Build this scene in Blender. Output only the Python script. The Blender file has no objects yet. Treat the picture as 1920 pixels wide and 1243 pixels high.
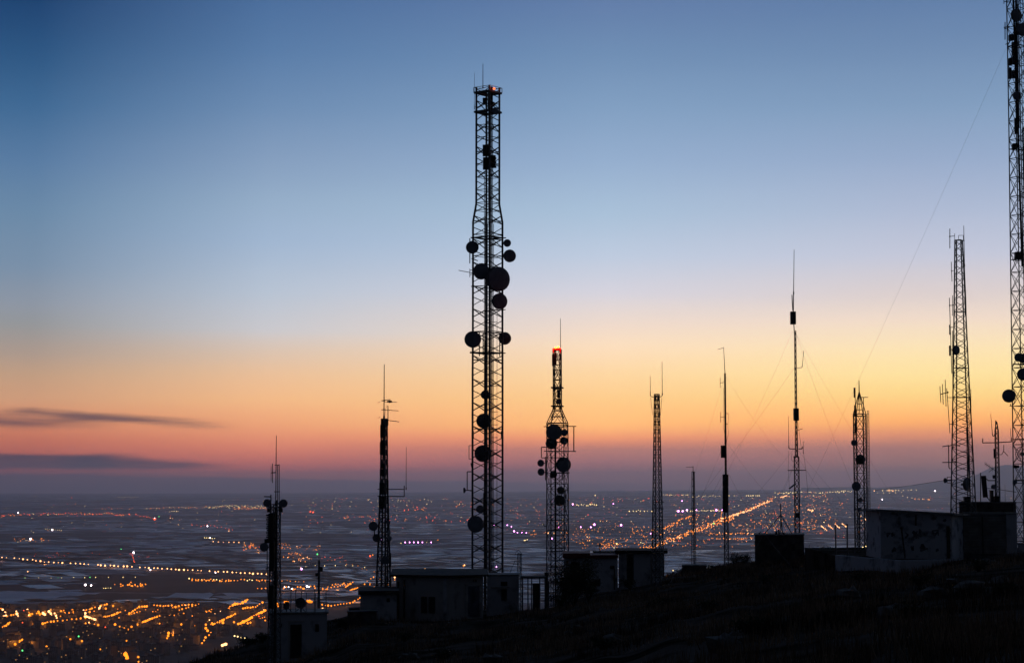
import bpy, math, random
from math import sin, cos, pi, radians, atan2, sqrt, hypot
from mathutils import Vector, noise
SC = bpy.context.scene
COL = SC.collection
# ------------------------------------------------------------------ camera
F = 3700.0                      # focal length in photograph pixels (1920 wide)
HZ = 912.0                      # photograph row of the true horizon
PITCH = math.atan((HZ - 621.5) / F)
cam_d = bpy.data.cameras.new("camera"); cam = bpy.data.objects.new("camera", cam_d); COL.objects.link(cam)
cam_d.sensor_width = 36; cam_d.lens = 36 * F / 1920; cam_d.clip_end = 400000; cam_d.clip_start = 0.5
cam.location = (0, 0, 0); cam.rotation_euler = (pi / 2 + PITCH, 0, 0)
SC.camera = cam
SC.view_settings.view_transform = 'Standard'; SC.view_settings.look = 'None'
SC.view_settings.exposure = 0.0; SC.view_settings.gamma = 1.0
SC.cycles.sample_clamp_indirect = 0.04
SC.cycles.max_bounces = 5; SC.cycles.volume_bounces = 1
SC.cycles.use_denoising = True
CP, SP = cos(PITCH), sin(PITCH)

def P(px, py, Y):
    """world point seen at photograph pixel (px, py), Y metres ahead of the viewpoint"""
    u = (px - 960) / F; v = (621.5 - py) / F
    k = Y / (CP - v * SP)
    return Vector((u * k, Y, (SP + v * CP) * k))
def pz(py, Y): return P(960, py, Y).z
def pxx(px, py, Y): return P(px, py, Y).x
def topx(X, Y, Z):
    d = Y * CP + Z * SP; up = -Y * SP + Z * CP
    return 960 + F * X / d, 621.5 - F * up / d

def lin(c):
    r = []
    for v in c:
        v /= 255.0
        r.append(v / 12.92 if v <= 0.04045 else ((v + 0.055) / 1.055) ** 2.4)
    return r
# ------------------------------------------------------------------ sky
class N:
    def __init__(s, nt): s.nt = nt
    def new(s, t, **k):
        n = s.nt.nodes.new(t)
        for a, b in k.items(): setattr(n, a, b)
        return n
    def put(s, sock, v):
        if isinstance(v, (int, float)): sock.default_value = v
        elif isinstance(v, (tuple, list)): sock.default_value = v
        else: s.nt.links.new(v, sock)
    def m(s, op, a, b=None, c=None, clamp=False):
        n = s.new('ShaderNodeMath', operation=op); n.use_clamp = clamp
        s.put(n.inputs[0], a)
        if b is not None: s.put(n.inputs[1], b)
        if c is not None: s.put(n.inputs[2], c)
        return n.outputs[0]
    def mr(s, v, a, b, c=0.0, d=1.0, smooth=True):
        n = s.new('ShaderNodeMapRange'); n.interpolation_type = 'SMOOTHSTEP' if smooth else 'LINEAR'
        s.put(n.inputs['Value'], v)
        for k, x in (('From Min', a), ('From Max', b), ('To Min', c), ('To Max', d)): s.put(n.inputs[k], x)
        return n.outputs[0]
    def mix(s, f, a, b, blend='MIX'):
        n = s.new('ShaderNodeMix', data_type='RGBA', blend_type=blend)
        s.put(n.inputs[0], f); s.put(n.inputs[6], a); s.put(n.inputs[7], b)
        return n.outputs[2]
    def ramp(s, v, stops, interp='LINEAR'):
        n = s.new('ShaderNodeValToRGB'); cr = n.color_ramp; cr.interpolation = interp
        s.put(n.inputs[0], v)
        while len(cr.elements) > 1: cr.elements.remove(cr.elements[-1])
        cr.elements[0].position = stops[0][0]; cr.elements[0].color = stops[0][1]
        for p, c in stops[1:]:
            e = cr.elements.new(p); e.color = c
        return n.outputs[0]
    def noise(s, vec, scale, detail=3, rough=0.5, dim='3D'):
        n = s.new('ShaderNodeTexNoise', noise_dimensions=dim)
        s.put(n.inputs['Vector'], vec); n.inputs['Scale'].default_value = scale
        n.inputs['Detail'].default_value = detail; n.inputs['Roughness'].default_value = rough
        return n.outputs['Fac']
    def xyz(s, x, y, z):
        n = s.new('ShaderNodeCombineXYZ'); s.put(n.inputs[0], x); s.put(n.inputs[1], y); s.put(n.inputs[2], z)
        return n.outputs[0]

world = bpy.data.worlds.new("World"); SC.world = world; world.use_nodes = True
nt = world.node_tree; nt.nodes.clear(); n = N(nt)
tc = n.new('ShaderNodeTexCoord'); sp = n.new('ShaderNodeSeparateXYZ'); nt.links.new(tc.outputs['Generated'], sp.inputs[0])
dx, dy, dz = sp.outputs
az = n.m('ARCTAN2', dx, dy)
el = n.m('ARCSINE', dz)
EMAX = 0.8
def e_of(px, py):
    d = P(px, py, 1.0); d.normalize(); return math.asin(d.z)
SKY = {
 60: [(0,(33,70,113)),(100,(48,88,131)),(200,(67,107,149)),(300,(90,124,162)),(400,(108,138,168)),(500,(124,145,169)),(570,(142,151,164)),(610,(152,152,154)),(660,(172,154,142)),(700,(192,157,132)),(745,(206,156,124)),(790,(204,133,105)),(830,(190,112,96)),(880,(165,90,90)),(898,(122,80,90)),(915,(70,58,76))],
 500: [(0,(77,111,154)),(100,(90,124,167)),(200,(110,141,178)),(300,(132,158,190)),(380,(149,173,200)),(450,(160,182,208)),(550,(184,195,210)),(620,(202,199,200)),(660,(218,195,176)),(700,(233,191,154)),(750,(241,184,136)),(800,(230,156,118)),(840,(208,128,110)),(880,(186,104,104)),(900,(146,94,100)),(915,(86,70,87))],
 1140: [(0,(99,126,167)),(100,(112,142,180)),(200,(130,159,193)),(300,(149,174,206)),(400,(170,192,216)),(480,(190,203,222)),(550,(214,211,220)),(600,(235,217,206)),(650,(250,221,188)),(700,(254,215,163)),(750,(254,203,140)),(800,(251,181,121)),(822,(234,155,118)),(840,(188,128,118)),(870,(148,112,120)),(900,(130,102,115)),(915,(106,87,103))],
 1700: [(0,(99,128,167)),(100,(114,142,179)),(200,(131,158,191)),(300,(152,172,202)),(400,(176,188,212)),(480,(195,199,216)),(550,(220,208,206)),(600,(240,219,200)),(650,(252,227,182)),(700,(254,225,161)),(740,(254,211,138)),(790,(249,176,114)),(818,(215,144,116)),(840,(166,122,119)),(875,(138,110,116)),(915,(118,97,110))],
}
# how much the haze between here and the sky holds back, per stop of SKY
CORR = {60: [[0.685, 0.905, 1.006], [0.807, 0.977, 1.015], [0.885, 1.008, 1.028], [0.998, 1.049, 1.064], [1.046, 1.076, 1.074], [1.04, 1.086, 1.094], [1.128, 1.127, 1.116], [1.096, 1.125, 1.109], [1.181, 1.162, 1.118], [1.266, 1.237, 1.11], [1.361, 1.307, 1.135], [1.618, 1.477, 1.054], [1.752, 1.422, 0.904], [2.009, 1.203, 0.902], [1.673, 1.149, 0.943], [1.171, 0.985, 0.921]], 500: [[0.967, 1.016, 1.066], [1.012, 1.051, 1.049], [1.02, 1.044, 1.059], [1.08, 1.075, 1.072], [1.087, 1.1, 1.09], [1.101, 1.106, 1.11], [1.137, 1.147, 1.148], [1.194, 1.206, 1.229], [1.252, 1.211, 1.148], [1.286, 1.269, 1.184], [1.412, 1.371, 1.172], [1.658, 1.58, 1.179], [2.101, 1.685, 1.102], [2.383, 1.653, 1.051], [2.12, 1.423, 1.045], [1.45, 1.039, 1.004]], 1140: [[0.999, 1.016, 1.056], [1.017, 1.044, 1.046], [1.032, 1.054, 1.059], [1.058, 1.074, 1.071], [1.077, 1.101, 1.094], [1.114, 1.118, 1.122], [1.145, 1.148, 1.15], [1.185, 1.175, 1.155], [1.254, 1.231, 1.202], [1.287, 1.267, 1.177], [1.385, 1.351, 1.12], [1.685, 1.654, 1.138], [1.853, 1.49, 1.015], [1.759, 1.452, 1.125], [2.561, 1.608, 1.278], [2.3, 1.45, 1.16], [1.7, 1.25, 1.15]], 1700: [[0.988, 1.015, 1.055], [1.008, 1.029, 1.034], [1.031, 1.053, 1.055], [1.055, 1.061, 1.073], [1.085, 1.086, 1.086], [1.124, 1.121, 1.12], [1.152, 1.138, 1.127], [1.191, 1.179, 1.166], [1.231, 1.223, 1.164], [1.292, 1.285, 1.156], [1.352, 1.367, 1.138], [1.638, 1.475, 0.9], [1.706, 1.462, 1.027], [1.735, 1.331, 1.053], [2.3, 1.5, 1.05], [2.2, 1.4, 1.1]]}
def skyramp(px):
    rows = SKY[px]; st = []
    hz = [a_ * b_ for a_, b_ in zip(lin(rows[-1][1]), CORR[px][-1])]
    st.append((0.0, [c * 0.9 for c in hz] + [1]))
    for (py, c), k in reversed(list(zip(rows, CORR[px]))):
        e = max(e_of(px, py), 0.0005)
        st.append((e / EMAX, [a_ * b_ for a_, b_ in zip(lin(c), k)] + [1]))
    top = lin(rows[0][1])
    st.append((0.40 / EMAX, [c * 0.95 for c in top] + [1]))
    st.append((0.60 / EMAX, [c * 0.8 for c in top] + [1]))
    st.append((1.0, [c * 0.6 for c in top] + [1]))
    return st
# broad soft waviness of the layers
warp = n.noise(n.xyz(n.m('MULTIPLY', az, 5.0), n.m('MULTIPLY', el, 60.0), 0.0), 1.0, 3)
elw = n.m('ADD', el, n.m('MULTIPLY', n.m('SUBTRACT', warp, 0.5), 0.0035))
t = n.m('DIVIDE', elw, EMAX, clamp=True)
azp = lambda px: math.atan((px - 960) / F)
cols = [60, 500, 1140, 1700]
ramps = [n.ramp(t, skyramp(c)) for c in cols]
sky = ramps[0]
for i in range(1, 4):
    sky = n.mix(n.mr(az, azp(cols[i - 1]), azp(cols[i]), smooth=False), sky, ramps[i])
# --- thin cloud bars low on the left
def streak(x0, y0, x1, y1, th0, th1, soft, seed, amp=0.5):
    """soft-edged bar from (x0,y0) to (x1,y1); th: half thickness in px at both ends"""
    a0, a1 = azp(x0), azp(x1)
    k = n.mr(az, a0, a1, smooth=False)
    n1 = n.noise(n.xyz(n.m('MULTIPLY', az, 30.0), n.m('MULTIPLY', el, 220.0), seed), 1.0, 4)
    n2 = n.noise(n.xyz(n.m('MULTIPLY', az, 60.0), n.m('MULTIPLY', el, 900.0), seed + 5.0), 1.0, 4)
    mid = n.mr(k, 0, 1, e_of(x0, y0), e_of(x1, y1), smooth=False)
    th = n.mr(k, 0, 1, th0 / F, th1 / F, smooth=False)
    d = n.m('ABSOLUTE', n.m('SUBTRACT', n.m('ADD', el, n.m('MULTIPLY', n.m('SUBTRACT', n1, 0.5), 0.004)), mid))
    mask = n.mr(n.m('SUBTRACT', d, th), soft / F, -soft / F)
    ends = n.m('MULTIPLY', n.mr(az, a1 + 0.012, a1 - 0.02), n.mr(az, a0 - 0.02, a0))
    mod = n.mr(n2, 0.25, 0.75, 1.0 - amp, 1.0)
    return n.m('MULTIPLY', n.m('MULTIPLY', mask, ends), mod)
cloud = lin((70, 60, 78)) + [1]
for args, op in (((-300, 778, 200, 792, 16, 9, 10, 1.0, .3), .55), ((-300, 782, 110, 795, 9, 5, 7, 21.0, .4), .6), ((60, 772, 300, 790, 4, 5, 6, 7.0, .3), .75), ((150, 780, 420, 798, 6, 6, 8, 11.0, .4), .65),
                 ((-300, 863, 250, 866, 16, 12, 5, 3.0, .15), .95), ((150, 867, 410, 873, 11, 6, 6, 5.0, .25), .92), ((170, 887, 420, 893, 1, 1, 3, 9.0, .5), .6)):
    sky = n.mix(n.m('MULTIPLY', streak(*args), op), sky, cloud)
# --- low bank on the horizon, a little darker than the glow
nb = n.noise(n.xyz(n.m('MULTIPLY', az, 26.0), 0.0, 2.0), 1.0, 5)
edge = n.mr(az, azp(0), azp(1050), e_of(0, 888), e_of(1050, 906), smooth=False)
edge = n.m('ADD', edge, n.m('MULTIPLY', n.m('SUBTRACT', nb, 0.5), 0.0035))
bank = n.m('MULTIPLY', n.mr(n.m('SUBTRACT', el, edge), 0.0007, -0.0007), n.mr(az, azp(1250), azp(900)))
sky = n.mix(n.m('MULTIPLY', bank, 0.8), sky, lin((90, 74, 92)) + [1])
# --- dusk falls off away from the afterglow; a dim Nishita sky carries the night side
off = n.m('ABSOLUTE', n.m('SUBTRACT', az, 0.22))
glow = n.mr(off, 0.45, 1.5, 1.0, 0.0)
nish = n.new('ShaderNodeTexSky', sky_type='NISHITA'); nish.sun_disc = False
nish.sun_elevation = radians(-4.5); nish.sun_rotation = radians(13.0); nish.dust_density = 2.0
night = n.mix(1.0, nish.outputs[0], (0.12, 0.12, 0.12, 1), 'MULTIPLY')
night = n.mix(1.0, night, (0.012, 0.0155, 0.025, 1), 'ADD')
sky = n.mix(glow, night, sky)
bg = n.new('ShaderNodeBackground'); nt.links.new(sky, bg.inputs[0]); bg.inputs[1].default_value = 1.0
wo = n.new('ShaderNodeOutputWorld'); nt.links.new(bg.outputs[0], wo.inputs[0])
world.cycles.sampling_method = 'MANUAL'; world.cycles.sample_map_resolution = 1024
# the sun is just under the horizon: this dim warm lamp is added for a slight rim
sd = bpy.data.lights.new("sun", 'SUN'); sd.energy = 0.02; sd.angle = radians(12); sd.color = (1, .6, .35)
so = bpy.data.objects.new("sun", sd); COL.objects.link(so)
so.rotation_euler = (Vector((sin(radians(13)), cos(radians(13)), 0.03))).to_track_quat('Z', 'Y').to_euler()

# ------------------------------------------------------------------ materials
def mat(name, base, rough=0.8, metal=0.0, var=0.0, scale=1.0, spec=0.3, base2=None, bump=0.0, lo=0.35, hi=0.65, stretch=(1, 1, 1), detail=5):
    m = bpy.data.materials.new(name); m.use_nodes = True; t = m.node_tree; b = t.nodes['Principled BSDF']; k = N(t)
    b.inputs['Roughness'].default_value = rough; b.inputs['Metallic'].default_value = metal
    b.inputs['Specular IOR Level'].default_value = spec
    c2 = base2 or tuple(x * (1 - var) for x in base)
    tc = k.new('ShaderNodeTexCoord'); mp = k.new('ShaderNodeMapping'); t.links.new(tc.outputs['Object'], mp.inputs[0])
    mp.inputs['Scale'].default_value = stretch
    f = k.noise(mp.outputs[0], scale, detail, 0.6)
    c = k.mix(k.mr(f, lo, hi), tuple(base) + (1,), tuple(c2) + (1,))
    t.links.new(c, b.inputs['Base Color'])
    if bump:
        bn = k.new('ShaderNodeBump'); bn.inputs['Strength'].default_value = bump; bn.inputs['Distance'].default_value = 0.05
        t.links.new(f, bn.inputs['Height']); t.links.new(bn.outputs[0], b.inputs['Normal'])
    return m
def emit(name, color, strength, sampling='NONE'):
    m = bpy.data.materials.new(name); m.use_nodes = True; t = m.node_tree; t.nodes.clear()
    e = t.nodes.new('ShaderNodeEmission'); e.inputs[0].default_value = tuple(color) + (1,); e.inputs[1].default_value = strength
    o = t.nodes.new('ShaderNodeOutputMaterial'); t.links.new(e.outputs[0], o.inputs[0])
    m.cycles.emission_sampling = sampling
    return m
M = {
 'steel': mat('galvanised steel', (.16, .16, .165), .7, .3, .5, 3.0),
 'redsteel': mat('red painted steel', (.16, .03, .025), .7, .0, .3, 3.0),
 'sprayed': mat('faded spray paint', (.13, .14, .17), .9, 0, .4, 3.0, .1),
 'railglow': mat('rail with painted red glow', (.85, .05, .03), .6, 0, .1, 3.0),  # red lamp's glow on the crown rail, put into its base colour
 'black': mat('dark plastic', (.03, .03, .033), .6, 0, .3, 4.0),
 'radome': mat('dish cover', (.22, .24, .28), .7, 0, .25, 2.0),
 'dishback': mat('dish shell', (.14, .14, .15), .7, .2, .3, 2.0),
 'cable': mat('cable', (.03, .03, .03), .7, 0, .2, 4.0),
 'wire': mat('guy wire steel', (.22, .2, .2), .6, .5, .2, 4.0),
 'plaster': mat('dirty plaster', (.50, .52, .56), .92, 0, .7, .9, .2, (.10, .11, .13), .3, .50, .72, detail=9),
 'plaster2': mat('stained plaster', (.42, .42, .42), .92, 0, .7, 1.3, .2, (.09, .085, .08), .3, .5, .75, (1, 1, .35), 9),
 'graffiti': mat('sprayed plaster', (.50, .52, .56), .92, 0, .9, 1.5, .2, (.10, .11, .13), .3, .50, .68, (1, 1, 1.2), 8),
 'concrete': mat('concrete', (.30, .30, .30), .9, 0, .6, 1.2, .2, bump=.4),
 'block': mat('dark block wall', (.09, .085, .085), .95, 0, .6, 1.6, .1, bump=.5),
 'roof': mat('roof felt', (.05, .045, .045), .9, 0, .5, 2.0, .2),
 'door': mat('dark door', (.02, .02, .025), .8, 0, .3, 2.0),
 'paledoor': mat('weathered door', (.10, .12, .18), .8, 0, .6, 2.0),
 'frame': mat('pale frame', (.4, .4, .4), .8, 0, .4, 2.0),
 'shutter': mat('shutter metal', (.14, .14, .15), .6, .3, .4, 2.0),
 'grass': mat('dry grass', (.33, .23, .16), .95, 0, .5, .25, .0, (.02, .016, .012)),
 'shrub': mat('scrub leaves', (.035, .04, .02), .95, 0, .5, 2.0, .1),
 'twig': mat('twigs', (.05, .04, .03), .95, 0, .3, 2.0, .1),
 'stone': mat('limestone', (.16, .15, .14), .95, 0, .5, 1.5, .1, bump=.6),
 'hillside': mat('stony scrub ground', (.075, .062, .055), .97, 0, .5, .35, .0, (.008, .008, .006), .8, .38, .62, detail=9),
 'mount': mat('far mountains', (.05, .055, .06), 1, 0, .3, .0005, 0),
 'bwall': mat('house render', (.20, .18, .17), .95, 0, .5, .05, .1, (.10, .09, .08)),
 'broof': mat('house roof', (.06, .055, .05), .95, 0, .4, .06, .1),
 'orange': emit('sodium lamp', (1.0, .25, .012), 2.5),
 'amber': emit('bright sodium lamp', (1.0, .43, .16), 4.2),
 'yellow': emit('pale yellow lamp', (1.0, .68, .25), 3.2),
 'white': emit('white floodlight', (1.0, .80, .85), 9),
 'purple': emit('violet mercury lamp', (1.0, .30, 1.0), 9),
 'green': emit('green lamp', (.12, 1.0, .22), 2.5),
 'red': emit('red lamp', (1.0, .09, .025), 3.2),
 'beacon': emit('obstruction lamp glass', (1.0, .12, .02), 3.5),
 'beacony': emit('obstruction lamp filament', (1.0, .62, .03), 6.0),
 'soil': mat('dark soil', (.030, .030, .036), .95, 0, .5, .004, .05, (.014, .014, .018), .2, .4, .6, detail=8),
 'street': mat('town ground', (.06, .055, .055), .95, 0, .5, .02, .05, (.03, .028, .028)),
 'palefield': mat('pale sheeting field', (.50, .55, .66), .6, 0, .4, .006, .3, (.30, .33, .40)),
 'winlit': emit('lit window', (1.0, .45, .12), 0.9),
}
# ------------------------------------------------------------------ mesh tools
class MB:
    def __init__(s): s.v = []; s.f = []; s.mi = []
    def add(s, vs, fs, mi=0):
        o = len(s.v); s.v += [tuple(v) for v in vs]; s.f += [tuple(i + o for i in f) for f in fs]; s.mi += [mi] * len(fs)
    def tube(s, a, b, r, n=5, r2=None, mi=0, cap=True):
        a = Vector(a); b = Vector(b); d = b - a
        if d.length < 1e-6: return
        d.normalize(); h = Vector((0, 0, 1)) if abs(d.z) < .9 else Vector((1, 0, 0))
        x = d.cross(h).normalized(); y = d.cross(x); r2 = r if r2 is None else r2
        vs = []
        for c, rr in ((a, r), (b, r2)):
            for i in range(n):
                t = 2 * pi * i / n + .4; vs.append(c + x * (rr * cos(t)) + y * (rr * sin(t)))
        fs = [(i, (i + 1) % n, n + (i + 1) % n, n + i) for i in range(n)]
        if cap: fs += [tuple(reversed(range(n))), tuple(range(n, 2 * n))]
        s.add(vs, fs, mi)
    def path(s, pts, r, n=5, mi=0):
        for i in range(len(pts) - 1): s.tube(pts[i], pts[i + 1], r, n, mi=mi)
    def obox(s, c, ax, ay, az_, mi=0, ch=0.0):
        """box by centre and half-axis vectors; ch chamfers the edges parallel to az_"""
        c, ax, ay, az_ = Vector(c), Vector(ax), Vector(ay), Vector(az_)
        if ch <= 0: ring = [(-1, -1), (1, -1), (1, 1), (-1, 1)]
        else:
            q = 1 - ch; ring = [(-q, -1), (q, -1), (1, -q), (1, q), (q, 1), (-q, 1), (-1, q), (-1, -q)]
        m = len(ring)
        vs = [c + ax * p + ay * q + az_ * k for k in (-1, 1) for p, q in ring]
        s.add(vs, [(i, (i + 1) % m, m + (i + 1) % m, m + i) for i in range(m)] + [tuple(reversed(range(m))), tuple(range(m, 2 * m))], mi)
    def prism(s, ring, z0, z1, mi=0):
        """ring of (x,y[,zoffset]) footprint"""
        m = len(ring)
        vs = [(p[0], p[1], z0) for p in ring] + [(p[0], p[1], z1 + (p[2] if len(p) > 2 else 0)) for p in ring]
        s.add(vs, [(i, (i + 1) % m, m + (i + 1) % m, m + i) for i in range(m)] + [tuple(reversed(range(m))), tuple(range(m, 2 * m))], mi)
    def slab(s, ring, zs, th, mi=0):
        m = len(ring)
        vs = [(p[0], p[1], z - th) for p, z in zip(ring, zs)] + [(p[0], p[1], z) for p, z in zip(ring, zs)]
        s.add(vs, [(i, (i + 1) % m, m + (i + 1) % m, m + i) for i in range(m)] + [tuple(reversed(range(m))), tuple(range(m, 2 * m))], mi)
    def lathe(s, c, axis, prof, n=20, mi=0):
        """prof: list of (distance along axis, radius)"""
        c = Vector(c); d = Vector(axis).normalized(); h = Vector((0, 0, 1)) if abs(d.z) < .9 else Vector((1, 0, 0))
        x = d.cross(h).normalized(); y = d.cross(x); vs = []; fs = []
        for t, r in prof:
            for i in range(n):
                a = 2 * pi * i / n; vs.append(c + d * t + x * (r * cos(a)) + y * (r * sin(a)))
        for j in range(len(prof) - 1):
            for i in range(n):
                k = (i + 1) % n; fs.append((j * n + i, j * n + k, (j + 1) * n + k, (j + 1) * n + i))
        fs.append(tuple(reversed(range(n)))); fs.append(tuple(range((len(prof) - 1) * n, len(prof) * n)))
        s.add(vs, fs, mi)
    def ball(s, c, r, mi=0, n=6, m=4):
        s.lathe((c[0], c[1], c[2]), (0, 0, 1), [(-r * cos(pi * j / m) , max(r * sin(pi * j / m), r * .05)) for j in range(m + 1)], n, mi)
    def mesh(s, name, mats, org=(0, 0, 0)):
        me = bpy.data.meshes.new(name)
        me.from_pydata([(v[0] - org[0], v[1] - org[1], v[2] - org[2]) for v in s.v], [], s.f)
        for m_ in (mats if isinstance(mats, (list, tuple)) else [mats]): me.materials.append(m_)
        if any(s.mi): me.polygons.foreach_set('material_index', s.mi)
        me.update(); return me
    def build(s, name, mats, parent=None, org=None):
        if org is None: org = ROOTLOC.get(parent.name, (0, 0, 0)) if parent else (0, 0, 0)
        o = bpy.data.objects.new(name, s.mesh(name, mats, org)); COL.objects.link(o)
        if parent: o.parent = parent; ROOTLOC[o.name] = org
        else: o.location = org; ROOTLOC[o.name] = tuple(org)
        return o
ROOTLOC = {}
def thing(name, label, cat, loc, group=None):
    o = bpy.data.objects.new(name, None); COL.objects.link(o); o.location = loc; o.empty_display_size = .5
    o['label'] = label; o['category'] = cat
    if group: o['group'] = group
    ROOTLOC[o.name] = tuple(loc); return o
def tag(o, label, cat, group=None, kind=None):
    if label: o['label'] = label
    if cat: o['category'] = cat
    if group: o['group'] = group
    if kind: o['kind'] = kind
    return o
# ------------------------------------------------------------------ terrain
TAB = [
 (-3000, [(0,-1.7),(50,-9),(100,-25),(150,-45)]),
 (150, [(0,-1.7),(60,-9.5),(100,-15),(130,-20),(160,-31)]),
 (300, [(0,-1.7),(30,-4.9),(60,-8.3),(90,-10.8),(118,-12.2),(132,-13.6),(150,-17)]),
 (345, [(0,-1.7),(30,-4.4),(60,-7.5),(90,-9.6),(118,-10.7),(132,-11.8),(150,-15)]),
 (430, [(0,-1.7),(30,-4.3),(60,-7.0),(90,-9.1),(115,-10.2),(130,-10.65),(145,-12)]),
 (505, [(0,-1.7),(30,-4.2),(60,-6.9),(90,-9.1),(115,-10.25),(130,-9.9),(145,-11)]),
 (560, [(0,-1.7),(30,-4.2),(60,-6.8),(90,-8.9),(115,-10.1),(135,-9.7),(150,-11)]),
 (615, [(0,-1.7),(30,-4.1),(60,-6.5),(90,-8.5),(116,-9.5),(135,-9.2),(150,-10)]),
 (680, [(0,-1.7),(30,-4.0),(60,-6.2),(100,-8.2),(115,-8.7),(135,-8.75),(155,-9.7)]),
 (790, [(0,-1.7),(30,-3.9),(60,-6.0),(100,-7.9),(135,-9.05),(160,-9.9)]),
 (900, [(0,-1.7),(30,-3.8),(60,-5.7),(100,-7.6),(138,-9.0),(160,-9.9)]),
 (1000, [(0,-1.7),(30,-3.7),(60,-5.4),(100,-7.2),(135,-8.5),(150,-9.2),(165,-10.4)]),
 (1150, [(0,-1.7),(30,-3.4),(60,-4.9),(100,-6.5),(150,-7.85),(168,-8.5)]),
 (1280, [(0,-1.7),(30,-3.1),(60,-4.3),(100,-5.8),(150,-6.95),(165,-7.3),(180,-8.3)]),
 (1400, [(0,-1.7),(30,-2.9),(60,-3.9),(100,-5.2),(150,-6.25),(170,-6.7),(182,-7.4)]),
 (1500, [(0,-1.7),(30,-2.8),(60,-3.6),(100,-4.8),(150,-5.8),(170,-6.3),(182,-7.0)]),
 (1560, [(0,-1.7),(30,-2.7),(60,-3.4),(100,-4.45),(113,-4.7),(135,-5.0),(165,-5.75),(180,-6.8)]),
 (1690, [(0,-1.7),(30,-2.5),(60,-3.2),(103,-4.5),(112,-4.5),(135,-4.7),(160,-5.6)]),
 (1800, [(0,-1.7),(30,-2.4),(60,-2.95),(104,-3.9),(112,-4.0),(135,-4.3),(160,-5)]),
 (1920, [(0,-1.7),(30,-2.3),(60,-2.8),(110,-3.65),(135,-4.2),(160,-5)]),
 (2600, [(0,-1.7),(30,-2.0),(60,-2.2),(110,-2.8),(160,-3.4)]),
]
def prof(tb, Y):
    for i in range(len(tb) - 1):
        if Y <= tb[i + 1][0]:
            a, b = tb[i], tb[i + 1]; k = (Y - a[0]) / (b[0] - a[0]); return a[1] + (b[1] - a[1]) * k
    return tb[-1][1] - (Y - tb[-1][0]) * .5
def terr(X, Y):
    ang = atan2(X, Y)
    if abs(ang) > 1.2: px = 960 + F * math.tan(1.2) * (1 if ang > 0 else -1)
    else: px = 960 + F * math.tan(ang)
    D = Y if abs(ang) < .5 else hypot(X, Y) * (cos(.5))
    if px <= TAB[0][0]: z = prof(TAB[0][1], D)
    elif px >= TAB[-1][0]: z = prof(TAB[-1][1], D)
    else:
        for i in range(len(TAB) - 1):
            if px <= TAB[i + 1][0]:
                a, b = TAB[i], TAB[i + 1]; k = (px - a[0]) / (b[0] - a[0]); k = k * k * (3 - 2 * k)
                z = prof(a[1], D) * (1 - k) + prof(b[1], D) * k; break
    return z
def rough(X, Y):
    d = min(1.0, hypot(X, Y) / 30.0)
    return d * (noise.noise(Vector((X * .11, Y * .11, 0))) * .16 + noise.noise(Vector((X * .5, Y * .5, 3))) * .07)
def ground(X, Y): return terr(X, Y) + rough(X, Y)
H = 300.0
def farrise(X, Y):
    px = 960 + F * X / max(Y, 1)
    k = min(1, max(0, (Y - 13000) / 26000.0)); k = k * k * (3 - 2 * k)
    q = min(1, max(0, (px - 200) / 1500.0)); q = q * q * (3 - 2 * q)
    return k * (90 + 125 * q)
def plain_at(px, py, up=0.0):
    s = -P(px, py, 1.0).z
    Y = H / max(s, 1e-3)
    for _ in range(30):
        x = P(px, py, 1.0).x * Y
        z = -H + farrise(x, Y) + up
        Y = .5 * Y + .5 * min(60000, -z / max(s, 1e-5))
    x = P(px, py, 1.0).x * Y
    return Vector((x, Y, -H + farrise(x, Y)))
# hillside: polar sheet around the viewpoint
angs = []
a = -pi
while a < pi - 1e-6:
    angs.append(a)
    a += radians(.28) if -.30 < a < .30 else (radians(1.2) if abs(a) < .7 else radians(6))
rads = [0.0, 1.5, 3, 5, 7.5, 10, 13]
r = 16.0
while r < 210: rads.append(r); r += 1.6 if r < 60 else 1.9
while r < 900: rads.append(r); r *= 1.12
mb = MB(); vs = []; fs = []
na = len(angs)
for rr in rads:
    for a in angs:
        X, Y = rr * sin(a), rr * cos(a)
        vs.append((X, Y, max(ground(X, Y), -320)))
for j in range(len(rads) - 1):
    for i in range(na):
        k = (i + 1) % na; fs.append((j * na + i, (j + 1) * na + i, (j + 1) * na + k, j * na + k))
mb.add(vs, fs); o = mb.build('hillside', M['hillside']); tag(o, None, None, kind='structure')
for p in o.data.polygons: p.use_smooth = True
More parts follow.
